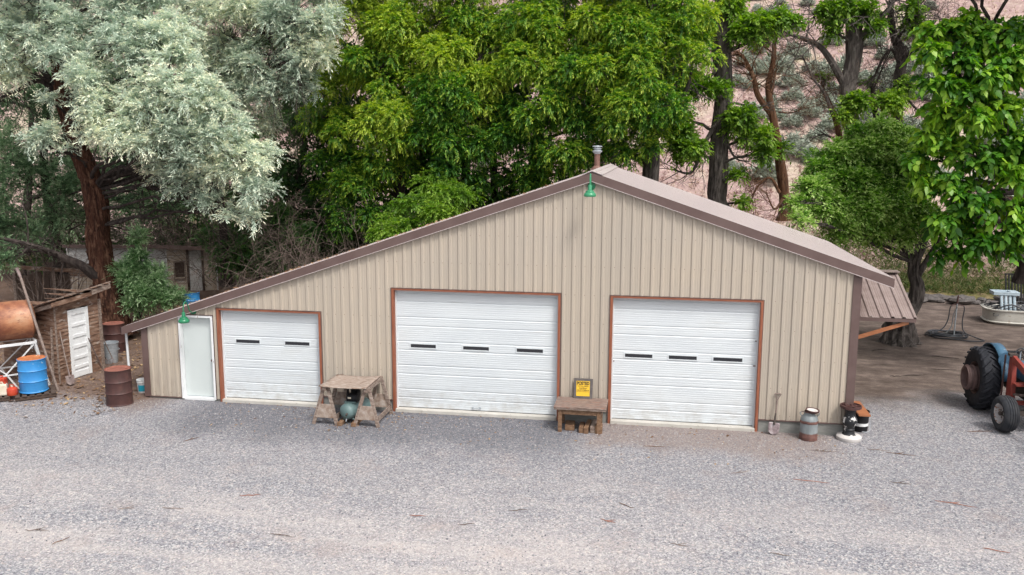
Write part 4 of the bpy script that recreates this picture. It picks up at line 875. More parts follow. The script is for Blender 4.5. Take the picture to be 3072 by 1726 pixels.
def front_wheel(cx, cy, s, steer):
    R, W = .43, .165; X = Euler((0, 0, steer)).to_matrix() @ rot_x(); c = (cx, cy, R); m = MB()
    m.lathe([(.22, -W*.7), (.26, -W*.95), (.34, -W*1.05), (.395, -W*.85), (.415, -W*.6), (.42, -W*.52), (.408, -W*.5), (.425, -W*.42), (.43, -W*.2), (.415, -W*.18), (.415, -W*.12), (.43, -W*.1), (.43, W*.1), (.415, W*.12), (.415, W*.18), (.43, W*.2), (.425, W*.42), (.408, W*.5), (.42, W*.52), (.415, W*.6), (.395, W*.85), (.34, W*1.05), (.26, W*.95), (.22, W*.7)], c, 40, X)
    w_ = m.build('front_wheel', 'tirewall', t, o0); m = MB()
    m.lathe([(.225, s*W*.75), (.235, s*W*.9), (.215, s*W*.8), (.19, s*.02), (.10, s*.04), (.09, s*.07), (0, s*.07)], c, 30, X); r_ = m.build('rim', 'rimwhite', w_, o0)
    m = MB(); m.lathe([(.05, s*.05), (.05, s*.13), (.03, s*.15), (0, s*.15)], c, 14, X)
    for k in range(5): a = k*1.2566; v = X @ Vector((.085*math.cos(a), .085*math.sin(a), s*.075)); m.box(Vector(c)+v, (.03, .03, .03))
    m.build('hub', 'grease', r_, o0)
rear_wheel(8.50, 2.92, -1); rear_wheel(10.06, 2.92, 1)
front_wheel(8.40, 1.02, -1, rad(5)); front_wheel(10.1, 1.02, 1, rad(12))
MB().beam((8.5, 1.02, .46), (10.05, 1.02, .46), .12, .10).build('front_axle', 'grease', t, o0)
MB().tube([(8.6, 2.92, .79), (9.95, 2.92, .79)], [.13, .13], 14).build('rear_axle', 'grease', t, o0)
MB().bb(9.08, 9.48, .9, 3.1, .55, 1.0).build('engine_block', 'grease', t, o0, bevel=.03)
MB().bb(9.02, 9.54, .78, 2.35, 1.0, 1.42).build('hood', 'tblue', t, o0, bevel=.05)
m = MB(); m.bb(9.04, 9.52, .755, .78, .62, 1.38); m.build('grille', 'black', t, o0)
for z in (.72, .84, .96, 1.08, 1.2): MB().bb(9.06, 9.5, .74, .757, z, z+.03).build('grille_bar', 'tblue', t, o0)
for x in (9.12, 9.44): MB().lathe([(0, 0), (.07, .005), (.08, .03), (.06, .07), (0, .09)], (x, .76, 1.28), 18, Euler((rad(90), 0, 0)).to_matrix()).build('headlight', 'chrome', t, o0)
for s, x in ((-1, 8.66), (1, 9.72)):
    m = MB(); k = 12; vs = []
    for i in range(k):
        a = rad(10+i*135/(k-1)); r = .92
        for xx in (x-.02, x+.20): vs.append((xx, 2.92-r*math.cos(a), .79+r*math.sin(a)*.98))
    m.add(vs, [(2*i, 2*i+1, 2*i+3, 2*i+2) for i in range(k-1)], 0, True)
    if s < 0:
        vs2 = [(x+.2, 2.92, .9)]+[vs[2*i+1] for i in range(k)]; m.add(vs2, [(0, i, i+1) for i in range(1, k)])
    f = m.build('fender', 'tblue', t, o0); q = f.modifiers.new('thick', 'SOLIDIFY'); q.thickness = .02
m = MB(); m.lathe([(0, 0), (.19, .01), (.20, .02), (.19, .035), (0, .03)], (8.80, 2.25, 1.42), 26, Euler((rad(78), 0, rad(-14))).to_matrix()); m.build('lamp_disc', 'tblue', t, o0)
MB().box((9.28, 3.0, 1.12), (.45, .42, .09)).build('seat', 'black', t, o0, bevel=.03); MB().box((9.28, 3.22, 1.3), (.45, .06, .32)).build('seat_back', 'black', t, o0, bevel=.03)
MB().tube([(9.28, 2.35, 1.3), (9.28, 2.6, 1.5)], .02, 8).build('steering_column', 'grease', t, o0)
m = MB(); mt = Euler((rad(-35), 0, 0)).to_matrix(); m.tube([Vector((9.28, 2.62, 1.5))+mt @ Vector((.2*math.cos(a*.3927), .2*math.sin(a*.3927), 0)) for a in range(17)], .014, 6, 0, False); m.beam((9.08, 2.62, 1.5), (9.48, 2.62, 1.5), .03, .01); m.build('steering_wheel', 'black', t, o0)
MB().tube([(8.98, 2.0, 1.35), (8.98, 2.0, 1.74)], .025, 10).build('exhaust_pipe', 'chrome', t, o0)
for s, x in ((-1, 8.74), (1, 9.9)):
    vs = [(x-.02, 1.95, .45), (x-.02, 1.62, .45), (x-.02, 1.74, 1.62), (x-.02, 1.92, 1.62)]; vs += [(a+.10, b, c) for a, b, c in vs]
    MB().add(vs, [(0, 1, 2, 3), (7, 6, 5, 4), (0, 4, 5, 1), (1, 5, 6, 2), (2, 6, 7, 3), (3, 7, 4, 0)]).build('loader_post', 'red', t, o0)
    MB().beam((x+.03, 1.86, 1.60), (x+.13, .35, 1.18), .09, .15).build('loader_arm', 'red', t, o0, .01); MB().beam((x+.13, .42, 1.2), (x+.15, -.55, .45), .09, .14).build('loader_arm', 'red', t, o0, .01)
    MB().beam((x+.05, 1.70, .72), (x+.12, .5, 1.0), .05, .05).build('lift_cylinder', 'toolsteel', t, o0); MB().tube([(x-.08, 2.0, 1.62), (x-.10, 2.0, .5)], .022, 8).build('brace_rod', 'rust', t, o0)
    MB().box((x+.02, 1.84, 1.66), (.18, .14, .07)).build('pivot_bracket', 'grease', t, o0)
    for k in range(2): MB().tube(smooth_path([(x+.14+k*.07, 1.95, 1.45), (x+.12+k*.09, 1.92, 1.74), (x+.22+k*.07, 1.7, 1.84-k*.04), (x+.32+k*.03, 1.45, 1.6), (x+.30, 1.3, 1.2)], 5), .016, 7).build('hydraulic_hose', 'hose_grey', t, o0)
MB().bb(8.74, 9.95, 1.55, 1.63, .5, .60).build('cross_member', 'red', t, o0); MB().bb(8.75, 9.1, 1.45, 1.75, .98, 1.02).build('step_plate', 'red', t, o0)
m = MB(); cs = [(-.98, .06), (-.50, .02), (-.42, .10), (-.40, .30), (-.46, .58)]
m.add([(x, y, z) for x in (8.55, 10.2) for y, z in cs], [(k, k+1, k+6, k+5) for k in range(4)]); m.add([(x, y, z) for x in (8.55,) for y, z in cs], [(0, 1, 2, 3, 4)]); m.add([(10.2, y, z) for y, z in cs], [(4, 3, 2, 1, 0)])
q = m.build('loader_bucket', 'rust', t, o0).modifiers.new('thick', 'SOLIDIFY'); q.thickness = .02
t.location.x -= .22
# ---------------------------------------------------------------- hydrant with hoses
hx0, hy0, _ = (10.39,11.69,0.0)
t = thing('yard_hydrant', 'tall thin steel yard hydrant on the bare dirt', 'hydrant', (hx0, hy0, 0))
MB().tube([(0, 0, 0), (0.02, 0, 1.2)], .024, 8).build('standpipe', 'galv', t)
MB().tube([(.02, 0, 1.2), (.03, 0, 1.42), (.035, 0, 1.50)], [.035, .03, .015], 8).build('valve_head', 'rust', t)
MB().tube([(-.18, 0, 1.12), (-.05, 0, 1.18), (.12, 0, 1.15), (.26, 0, 1.13)], .02, 6).build('hose_manifold', 'rust', t)
MB().beam((.03, 0, 1.45), (.16, -.05, 1.38), .02, .02).build('lever', 'rust', t)
t = thing('hose_coil', 'coil of dull black garden hose around the foot of the hydrant', 'hose', (hx0, hy0, 0))
m = MB(); r = random.Random(3); pts = []
for i in range(150):
    a = i*.40; rr = .42+.12*math.sin(i*.11)+r.uniform(-.03, .03); pts.append((-.22+rr*1.25*math.cos(a), .05+rr*.95*math.sin(a), .03+.11*(.5+.5*math.sin(i*.23))+r.uniform(0, .02)))
m.tube(smooth_path(pts, 3), .018, 6); m.build('coiled_hose', 'hose', t)
MB().tube(smooth_path([(-.15, 0, 1.14), (-.20, .0, 1.02), (-.24, 0, .6), (-.42, -.06, .30), (-.85, -.2, .12)], 6), .02, 6).build('hose_drop', 'hose', t)
MB().tube(smooth_path([(.24, 0, 1.13), (.27, 0, 1.0), (.24, 0, .55), (.33, -.05, .2), (.75, -.25, .03), (.8, -.55, .03), (.3, -.68, .03), (-.2, -.45, .04)], 6), .02, 6).build('hose_drop', 'hose', t)
MB().tube(smooth_path([(.02, -.03, 1.1), (-.07, -.02, .8), (-.12, -.05, .4), (-.3, -.1, .16)], 6), .018, 6).build('hose_drop', 'hose_grey', t)
# ---------------------------------------------------------------- stained tub full of scrap
ux, uy = 13.75, 14.9
t = thing('fibreglass_tub', 'low stained white fibreglass tub full of black hose and scrap', 'tub', (ux, uy, 0), rad(-6))
m = MB(); n = 40; prof = [(.90, 0), (1.0, .06), (1.02, .10), (.98, .13), (1.0, .50), (1.05, .53), (1.05, .57), (.98, .58), (.94, .53), (.90, .15), (0, .12)]; vs = []
for k, z in prof:
    for j in range(n):
        a = 2*math.pi*j/n; c_, s_ = math.cos(a), math.sin(a); e = 2/3.4
        vs.append((k*1.30*abs(c_)**e*(1 if c_ > 0 else -1), k*.78*abs(s_)**e*(1 if s_ > 0 else -1), z))
m.add(vs, [(i*n+j, i*n+(j+1)%n, (i+1)*n+(j+1)%n, (i+1)*n+j) for i in range(len(prof)-1) for j in range(n)], 0, True); m.build('tub_shell', 'fibre', t)
b = thing('scrap_pipes', 'tangle of black poly pipe and dark scrap heaped in the white tub', 'pipe pile', (ux, uy, .15)); r = random.Random(9)
m = MB()
for i in range(60):
    x, y = r.uniform(-1., 1.1), r.uniform(-.55, .55); a = r.uniform(-.7, .7); L = r.uniform(.4, .8); z = r.uniform(.15, .5)
    m.tube(smooth_path([(max(-1.15, x-L*math.cos(a)), y-L*.4*math.sin(a), z), (x, y, z+r.uniform(0, .18)), (min(1.4, x+L*math.cos(a)), y+L*.4*math.sin(a), z-.03)], 4), r.uniform(.015, .03), 6)
m.box((0.1, 0, .12), (2., 1.1, .24)); m.build('pipe_bundle', 'hose', b)
pc = thing('white_downpipes', 'row of four pale corrugated spouts standing in the tub', 'pipes', (ux-.78, uy-.25, .5))
for i in range(4): MB().tube([(i*.15, 0, .0), (i*.15-.02, .12, .52), (i*.15-.05, .2, .56)], [.055, .055, .05], 10).build('spout', 'plast', pc)
bx = thing('plastic_lid', 'pale blue white plastic tray lying on top of the spouts', 'tray', (ux-.62, uy+.08, 1.06), rad(-4))
m = MB(); m.bb(-.45, .45, -.28, .28, 0, .06); m.bb(-.45, .45, -.28, -.2, .06, .13); m.bb(-.45, .45, .2, .28, .06, .13); m.bb(-.45, -.34, -.2, .2, .06, .13); m.bb(.15, .45, -.2, .2, .06, .13); m.build('tray', 'plast', bx, bevel=.01)
g_ = thing('iron_grille', 'dark upright bar grille leaning behind the white tub', 'grille', (ux+.15, uy+.75, 0))
for i in range(9): MB().beam((-.4+i*.11, 0, .3), (-.45+i*.11, .25, 1.75), .05, .03).build('bar', 'black', g_)
MB().beam((-.5, 0, .32), (.55, 0, .32), .04, .05).build('rail', 'black', g_); MB().beam((-.5, .24, 1.72), (.5, .24, 1.72), .04, .05).build('rail', 'black', g_)
# ---------------------------------------------------------------- rocks along the bank
r = random.Random(21)
rockmat = worn('dark_basalt_rock', [(.3, (.04, .036, .035)), (.7, (.13, .112, .105))], 4, bump=.5)
proto = []
for k in range(4):
    bm_ = MB(); vs = []; n1, n2 = 9, 6
    bm_.lathe([(0, 0)]+[(math.sin(math.pi*i/6), .5-.5*math.cos(math.pi*i/6)) for i in range(1, 6)]+[(0, 1)], (0, 0, 0), 10)
    bm_.V = [tuple(Vector(v)*(1+.35*noise.noise(Vector(v)*1.6+Vector((k*7, 0, 0))))) for v in bm_.V]
    bm_.S = [False]*len(bm_.S)
    me = bm_.build('bank_rock', rockmat).data; proto.append(me)
for o in [o for o in COL.objects if o.name.startswith('bank_rock')]: bpy.data.objects.remove(o)
xs_ = 8.9
while xs_ < 16.5:
    for q in range(2 if r.random() < .6 else 1):
        s_ = r.uniform(.16, .38)*(1.4 if r.random() < .2 else 1); o = bpy.data.objects.new('bank_rock', proto[r.randrange(4)]); COL.objects.link(o)
        o.location = (xs_+r.uniform(-.1, .1), 19.3+.05*xs_*0+r.uniform(-.55, .45), -.04); o.scale = (s_*1.3, s_*.9, s_*.85); o.rotation_euler = (0, 0, r.uniform(0, 6))
        tag(o, 'dark basalt rock in the row along the foot of the bank', 'rock', 'rocks along the foot of the bank')
    xs_ += r.uniform(.3, .5)
# ---------------------------------------------------------------- foliage
def nrm(a): return a/np.maximum(np.linalg.norm(a, axis=-1, keepdims=True), 1e-9)
def quads_mesh(name, V, F4, tint, mat, parent, off=(0, 0, 0)):
    me = bpy.data.meshes.new(name); V = V-np.array(off); nv = len(V); nf = len(F4)
    me.vertices.add(nv); me.vertices.foreach_set('co', V.astype('f').ravel()); me.loops.add(nf*4); me.polygons.add(nf)
    me.loops.foreach_set('vertex_index', F4.astype('i').ravel()); me.polygons.foreach_set('loop_start', (np.arange(nf)*4).astype('i'))
    me.update(calc_edges=True)
    at = me.attributes.new('tint', 'FLOAT', 'POINT'); at.data.foreach_set('value', tint.astype('f')); me.materials.append(M[mat])
    o = bpy.data.objects.new(name, me); COL.objects.link(o)
    if parent is not None: o.parent = parent
    return o
def subclumps(cl, m, rng, frac=.42, flat=.8, hang=.0):
    out = []
    for x, y, z, R in cl:
        n = max(4, int(m)); d = nrm(rng.normal(size=(n, 3))); d[:, 2] = d[:, 2]*.9+.12
        r = R*(.45+.5*rng.random(n)**.6); c = np.array([x, y, z])+d*r[:, None]*np.array([1, 1, flat])
        rr = R*frac*(.7+.6*rng.random(n)); out.append(np.concatenate([c, rr[:, None], np.full((n, 1), rng.random())], 1))
    return np.concatenate(out)
def sprays(sub, n, rng, flat=.75, shell=.55, top=.25):
    w_ = sub[:, 3]**2; idx = rng.choice(len(sub), n, p=w_/w_.sum()); s = sub[idx]
    d = rng.normal(size=(n, 3)); d[:, 2] += top*1.6; d = nrm(d); r = s[:, 3]*(1-shell*rng.random(n)**1.6)
    p = s[:, :3]+d*r[:, None]*np.array([1, 1, flat]); return p, d, s[:, 4], s[:, 3]
def leaves(name, parent, mat, p, d, ct, rng, k, L, W, length, droop=.4, side=.9, tipbias=.3, curl=.15, upbias=.35, tvar=.25, off=(0, 0, 0), fold=0.):
    n = len(p); d = nrm(d+np.array([0, 0, upbias-droop*.6])+rng.normal(0, .35, (n, 3)))
    sv = nrm(np.cross(d, np.array([0, 0, 1.])+rng.normal(0, .2, (n, 3)))); up = nrm(np.cross(sv, d))
    t = (np.arange(k)+.5)/k; t = t[None, :, None]; ln = (length*(.7+.6*rng.random(n)))[:, None, None]
    base = p[:, None]+d[:, None]*ln*t+np.array([0, 0, -1.])*droop*ln*t**2
    sg_ = np.where(np.arange(k)%2 == 0, 1., -1.)[None, :, None]*rng.uniform(.4, 1., (n, k, 1))
    ld_ = nrm(d[:, None]*.75+sv[:, None]*sg_*side+np.array([0, 0, -1.])*(droop*t)+rng.normal(0, .28, (n, k, 3)))
    nn = nrm(up[:, None]+rng.normal(0, .35, (n, k, 3))); s2 = nrm(np.cross(ld_, nn)); nn = np.cross(s2, ld_)
    l = L*(.65+.7*rng.random((n, k, 1))); w2 = W*.5*(.7+.6*rng.random((n, k, 1)))
    tint = np.clip(.47+(ct[:, None]-.5)*.5+tipbias*(t[..., 0]-.5)+rng.normal(0, tvar*.5, (n, 1))+rng.normal(0, tvar*.5, (n, k)), 0, 1)
    if not fold:
        V = np.stack([base, base+ld_*l*.42+s2*w2, base+ld_*l+np.array([0, 0, -1.])*l*curl, base+ld_*l*.42-s2*w2], 2).reshape(-1, 3)
        F = np.arange(len(V)).reshape(-1, 4); T_ = np.repeat(tint.reshape(-1), 4)
    else:
        dn = nn*-1*fold; dz = np.array([0, 0, -1.])
        P = [base, base+ld_*l*.12+s2*w2*.85+dn*w2, base+ld_*l*.50+s2*w2*.9+dn*w2+dz*l*curl*.3, base+ld_*l+dz*l*curl, base+ld_*l*.50-s2*w2*.9+dn*w2+dz*l*curl*.3, base+ld_*l*.12-s2*w2*.85+dn*w2, base+ld_*l*.5+dz*l*curl*.3]
        V = np.stack(P, 2).reshape(-1, 3); b = (np.arange(n*k)*7)[:, None]
        F = np.concatenate([b+np.array([0, 1, 2, 6]), b+np.array([6, 2, 3, 3])[[0, 1, 2, 2]]*0+b*0+np.array([0, 6, 4, 5]), ], 0)
        F2 = np.concatenate([b+np.array([6, 2, 3, 4])], 0); F = np.concatenate([F, F2], 0); T_ = np.repeat(tint.reshape(-1), 7)
    return quads_mesh(name, V, F, T_, mat, parent, off)
def tubes(m, a, b, r0, r1, rng, sag=.15, n=7, sides=6, wob=.06):
    a, b = Vector(a), Vector(b); L = (b-a).length; mid = (a+b)/2+Vector((rng.normal(0, wob*L), rng.normal(0, wob*L), L*sag))
    pts = bez(a, mid, b, n); pts = [p+Vector((rng.normal(0, wob*L*.18), rng.normal(0, wob*L*.18), rng.normal(0, wob*L*.12))) if 0 < i < n-1 else p for i, p in enumerate(pts)]
    m.tube(pts, [r0+(r1-r0)*(i/(n-1)) for i in range(n)], sides, 0, False); return pts
def twiggy(m, pts, rng, num, L, r, depth=1, gravity=.0, sides=3):
    for _ in range(num):
        i = int(rng.integers(max(1, len(pts)//3), len(pts))); p = pts[i]; t = (pts[i]-pts[i-1]).normalized()
        d = (t*.8+Vector(rng.normal(0, .6, 3))+Vector((0, 0, -gravity))).normalized(); l = L*rng.uniform(.5, 1.2); q = []
        for k in range(5): q.append(p.copy()); d = (d+Vector(rng.normal(0, .22, 3))+Vector((0, 0, -gravity*.3))).normalized(); p = p+d*l/4
        m.tube(q, [r*(1-.17*k) for k in range(5)], sides, 0, False)
        if depth > 0: twiggy(m, q, rng, 3, L*.55, r*.55, depth-1, gravity, sides)
def make_tree(name, label, cat, trunk, tr, clumps, bark_, leafmat, seed, nspray, lf, group=None, m=9, frac=.42, flat=.8, limb_r=.09, rough=.12, sides=14, twist=.0, twigs=3, twig_len=.9, extra=None, sub_branch=True, top=.25, shell=.55, base_flare=1.6, dens_mat=None, height_tint=None):
    rng = np.random.default_rng(seed); T = [Vector(p) for p in trunk]; t = thing(name, label, cat, tuple(T[0]), 0, group); o0 = tuple(T[0])
    pts = smooth_path(T, 8); nr = len(pts); rr = [float(np.interp(i/(nr-1), np.linspace(0, 1, len(tr)), tr)) for i in range(nr)]
    for i in range(min(6, nr)): rr[i] *= 1+(base_flare-1)*(1-i/6)**2
    MB().tube(pts, rr, sides, 0, True, True, rough, twist, seed).build('trunk', bark_, t, o0)
    b = MB(); sub = subclumps(clumps, m, rng, frac, flat)
    for x, y, z, R in clumps:
        c = Vector((x, y, z)); best = min(range(2, nr), key=lambda i: (pts[i]-c).length+max(0, pts[i].z-z+.5)*1.5)
        a = pts[best]; r0 = min(limb_r*(.6+.5*R), rr[best]*.75); q = tubes(b, a, c, r0, r0*.35, rng, .08, 9, 7, .10)
        if twigs: twiggy(b, q, rng, twigs, twig_len*R, r0*.28, 1)
        if sub_branch:
            own = sub[np.linalg.norm(sub[:, :3]-np.array([x, y, z]), axis=1) < R*1.15]
            for sx in own[:: 2]: tubes(b, q[int(rng.integers(4, 9))], sx[:3], r0*.3, .008, rng, .05, 5, 3, .12)
    if extra: extra(b, rng, pts)
    if b.V: b.build('branches', bark_ if dens_mat is None else dens_mat, t, o0)
    p, d, ct, _ = sprays(sub, nspray, rng, flat, shell, top)
    if height_tint: ct = np.clip(ct*.7-.12+height_tint[2]*sm(height_tint[0], height_tint[1], p[:, 2]+2.2*(ct-.5)), -.3, 1.4)   # leaf tint by height: lighter towards the crown top, darker below
    leaves('crown', t, leafmat, p, d, ct, rng, off=o0, **lf)
    return t
LF_ELDER = dict(k=11, L=.092, W=.044, side=.75, length=.30, droop=.45, tipbias=.5, curl=.3, tvar=.25)
LF_OLIVE = dict(k=13, L=.105, W=.031, length=.34, droop=.35, side=.9, tipbias=.6, curl=.1, tvar=.35, upbias=.5)
LF_COT = dict(k=8, L=.13, W=.08, length=.40, droop=.3, tipbias=.4, curl=.3, tvar=.3)
LF_PLUM = dict(k=8, L=.10, W=.06, length=.36, droop=.3, tipbias=.5, curl=.2, tvar=.5)
LF_CAT = dict(k=6, L=.175, W=.15, length=.32, droop=.6, side=1.1, tipbias=.35, curl=.5, tvar=.4, fold=.2, upbias=.2)
BE = 'box elders behind the shop'
CLA = [(-11.41,12.5,11.1,1.433),(-10.34,12.0,9.43,1.267),(-11.96,13.0,9.23,1.239),(-13.18,13.5,7.73,1.034),(-11.51,12.5,7.24,1.153),(-9.84,11.5,7.22,1.259),(-12.54,13.0,6.01,1.025),(-11.31,12.0,4.97,0.918),(-10.28,11.8,5.75,0.98),(-9.59,12.0,8.55,1.119),(-9.7,12.5,10.64,1.274),(-11.9,12.0,3.82,0.849),(-10.7,12.0,3.84,0.767),(-12.91,13.0,4.75,0.636),(-10.74,12.5,12.81,1.64),(-11.16,13.0,15.49,2.095)]  # highest clumps of each box elder are unseen, added to darken the understory
CLB = [(-8.46,12.5,11.19,1.337),(-6.98,12.0,11.1,1.235),(-7.94,11.6,9.52,1.236),(-6.53,11.6,9.64,1.226),(-7.56,11.2,8.21,1.227),(-6.24,11.6,8.23,1.161),(-8.44,11.4,7.08,0.954),(-7.12,11.2,6.79,1.015),(-6.17,12.0,6.51,0.889),(-7.63,11.4,5.63,0.809),(-6.47,12.0,5.18,0.747),(-5.8,12.0,10.51,1.159),(-7.54,12.5,12.87,1.76),(-7.64,13.0,15.5,2.058)]
CLC = [(-4.78,12.0,10.92,1.294),(-3.44,11.6,10.7,1.271),(-4.53,11.4,9.18,1.209),(-3.23,11.2,9.02,1.194),(-3.89,11.0,7.63,1.129),(-2.64,11.2,7.64,0.988),(-3.33,11.2,6.24,0.856),(-4.99,11.6,7.37,1.014),(-4.59,12.0,5.2,0.666),(-3.79,12.0,12.68,1.701),(-4.08,13.0,15.36,2.022),(-4.54,11.6,6.23,0.872)]
CLD = [(-2.01,11.4,10.38,1.255),(-0.77,11.2,10.47,1.238),(0.45,11.6,10.64,1.176),(-1.81,11.0,8.86,1.179),(-0.58,10.8,8.97,1.163),(0.82,11.2,9.52,0.891),(-1.22,10.6,7.62,1.099),(-0.07,10.6,7.82,0.954),(-0.24,10.8,6.81,0.622),(-1.35,11.2,6.39,0.705),(-2.37,11.6,6.38,0.646),(-0.98,12.0,12.6,1.816),(-1.08,13.0,15.24,1.992),(1.06,12.0,11.08,0.836)]
TB = ['box elder above the low left garage end, dark gaps in its crown', 'box elder left of the ridge with drooping yellow green clusters', 'box elder above the wide middle door, just left of the stovepipe', 'box elder with bare forked trunk just right of the stovepipe']
make_tree('box_elder', TB[0], 'tree', [(-9.96,14.0,2.14),(-10.14,13.6,4.12),(-10.25,13.0,6.34),(-10.78,12.8,8.31),(-11.06,12.6,10.67)], [.26, .22, .17, .1], CLA, 'bark_dark', 'lf_elder', 101, 20000, LF_ELDER, BE, height_tint=(4., 10., .68), m=15, frac=.31, shell=.45, extra=None)
make_tree('box_elder', TB[1], 'tree', [(-7.54,14.0,2.2),(-7.6,13.8,4.15),(-7.44,13.4,6.04),(-7.68,13.0,8.31),(-7.42,12.6,10.76)], [.26, .2, .15, .1], CLB, 'bark_dark', 'lf_elder', 102, 18000, LF_ELDER, BE, height_tint=(4., 10., .68), m=15, frac=.31, shell=.45)
make_tree('box_elder', TB[2], 'tree', [(-4.69,14.0,2.27),(-4.81,13.6,4.2),(-4.66,13.0,6.37),(-4.08,12.4,8.69),(-3.91,12.0,10.62)], [.24, .2, .15, .1], CLC, 'bark_dark', 'lf_elder', 103, 15500, LF_ELDER, BE, height_tint=(4., 10., .68), m=15, frac=.31, shell=.45)
def forks(b, rng, pts):
    for q in [[(-0.25,12.0,6.82),(-0.69,11.5,7.51),(-1.24,11.0,7.77)],[(-0.23,12.0,6.82),(0.42,11.6,7.65),(0.93,11.4,8.59),(1.09,11.4,9.67)],[(-0.24,12.0,6.39),(-0.79,11.4,6.18),(-1.33,11.0,6.12),(-1.75,11.0,5.83)],[(-0.19,12.0,7.1),(-0.02,11.6,8.34),(-0.19,11.4,9.55)]]:
        q = smooth_path(q, 5); b.tube(q, [.12-.08*i/(len(q)-1) for i in range(len(q))], 7, 0, False); twiggy(b, q, rng, 9, 1.1, .03, 1)
make_tree('box_elder', TB[3], 'tree', [(-0.28,12.4,3.77),(-0.27,12.2,5.24),(-0.24,12.0,6.39),(-0.28,12.0,6.89)], [.36, .31, .28, .24], CLD, 'bark_grey', 'lf_elder', 104, 19000, LF_ELDER, BE, height_tint=(4., 10., .68), m=15, frac=.31, shell=.45, extra=forks)
# low dark growth behind the left roof slope
UG = 'dark undergrowth behind the shop'
make_tree('box_elder_sapling', 'low bright leafed sapling touching the left roof slope', 'sapling', [(-8.19,10.5,1.73),(-8.17,10.2,2.94),(-8.18,10.0,3.83)], [.06, .05, .03], [(-8.42,9.8,4.05,0.78),(-7.44,10.0,4.41,0.779),(-9.1,9.6,3.49,0.638),(-9.62,9.6,3.26,0.427),(-6.95,10.4,4.67,0.572),(-7.93,10.8,5.07,0.581)], 'bark_dark', 'lf_cotton', 105, 2600, LF_ELDER, None, m=9, limb_r=.03)
make_tree('shade_tree', 'deep green tree filling the gap behind the second box elder', 'tree', [(-7.05,18.0,1.36),(-7.14,18.0,4.22),(-7.14,17.5,7.69),(-7.05,17.0,10.97)], [.2, .17, .12, .08], [(-11.47,17.5,5.43,1.951),(-9.48,17.5,3.87,1.948),(-7.31,17.5,4.25,1.927),(-5.29,17.0,3.62,1.547),(-10.52,17.5,7.69,1.925),(-7.84,17.5,7.69,2.076),(-5.49,17.0,7.68,1.86),(-3.59,17.0,5.35,1.355),(-9.24,17.5,10.73,2.062),(-6.1,17.5,10.69,2.034),(-12.27,18.0,10.31,1.943),(-3.16,17.0,9.63,1.659),(-7.75,17.0,2.53,1.746),(-4.03,17.0,12.04,1.647),(-13.22,17.0,2.42,1.787),(-13.83,18.0,7.18,1.801),(-2.28,17.0,7.18,1.169),(-1.72,17.0,11.52,1.471),(-1.03,17.0,9.61,1.479),(-0.11,17.0,11.5,1.298)], 'bark_dark', 'lf_dark', 106, 10500, dict(k=8, L=.20, W=.10, length=.45, droop=.5, curl=.3), UG, m=9)
make_tree('shade_tree', 'sparse dull green tree between the silver tree and the box elders', 'tree', [(-15.31,15.0,1.89),(-15.41,15.0,3.94),(-14.89,15.0,5.97),(-14.62,15.0,8.44)], [.14, .12, .09, .05], [(-15.18,15.0,7.62,1.004),(-14.17,15.0,6.3,1.089),(-14.92,15.0,5.13,1.014),(-15.95,15.0,6.3,0.929),(-13.92,15.5,9.28,1.005),(-13.26,15.5,7.64,1.009),(-14.58,15.5,10.59,1.002),(-14.04,14.5,4.0,1.002),(-12.78,14.5,5.34,0.99),(-16.02,15.0,4.61,0.851),(-15.12,15.0,9.09,0.748),(-16.49,15.5,3.2,1.043),(-15.19,15.5,3.57,1.036),(-13.88,15.5,4.79,0.854),(-16.34,16.0,7.65,0.863),(-17.17,16.0,5.59,0.874),(-14.7,16.0,7.65,1.029),(-13.02,14.0,2.73,0.825),(-14.26,14.0,2.04,0.832)], 'bark_dark', 'lf_dark', 107, 6500, LF_ELDER, UG, m=8)
make_tree('undergrowth_bush', 'dark bush low behind the left roof slope and grey shed', 'bush', [(-16.12,13.0,1.12),(-16.13,13.0,1.78),(-16.06,13.0,2.44)], [.06, .05, .03], [(-17.32,13.0,1.75,0.822),(-16.45,13.4,2.06,0.992),(-15.22,13.0,1.97,0.976),(-18.15,14.0,2.62,0.675),(-16.5,14.0,3.33,0.835),(-14.17,13.0,2.49,0.969),(-12.98,12.6,3.04,0.792),(-15.26,14.0,3.35,0.831)], 'bark_dark', 'lf_dark', 108, 3800, LF_ELDER, None, m=8, limb_r=.03)
make_tree('shade_tree', 'dark background tree behind the silver trees, far left', 'tree', [(-30.11,17.0,1.28),(-29.63,17.0,3.96),(-29.07,17.0,7.69),(-28.52,17.0,11.29)], [.2, .17, .12, .08], [(-31.07,17.0,8.61,2.061),(-29.7,17.0,5.47,2.076),(-27.13,17.0,6.23,1.862),(-25.23,17.0,4.4,1.675),(-29.22,17.0,10.41,2.031),(-26.41,17.0,9.85,2.013),(-24.01,17.0,7.15,1.832),(-31.03,16.0,2.88,1.684),(-28.05,17.0,2.85,1.515),(-23.56,17.5,3.65,1.502),(-23.74,17.0,10.87,1.803),(-29.61,17.0,12.73,1.832)], 'bark_dark', 'lf_olive_dull', 111, 6000, dict(k=8, L=.17, W=.06, length=.45, droop=.4, curl=.3), UG, m=9, twigs=6)
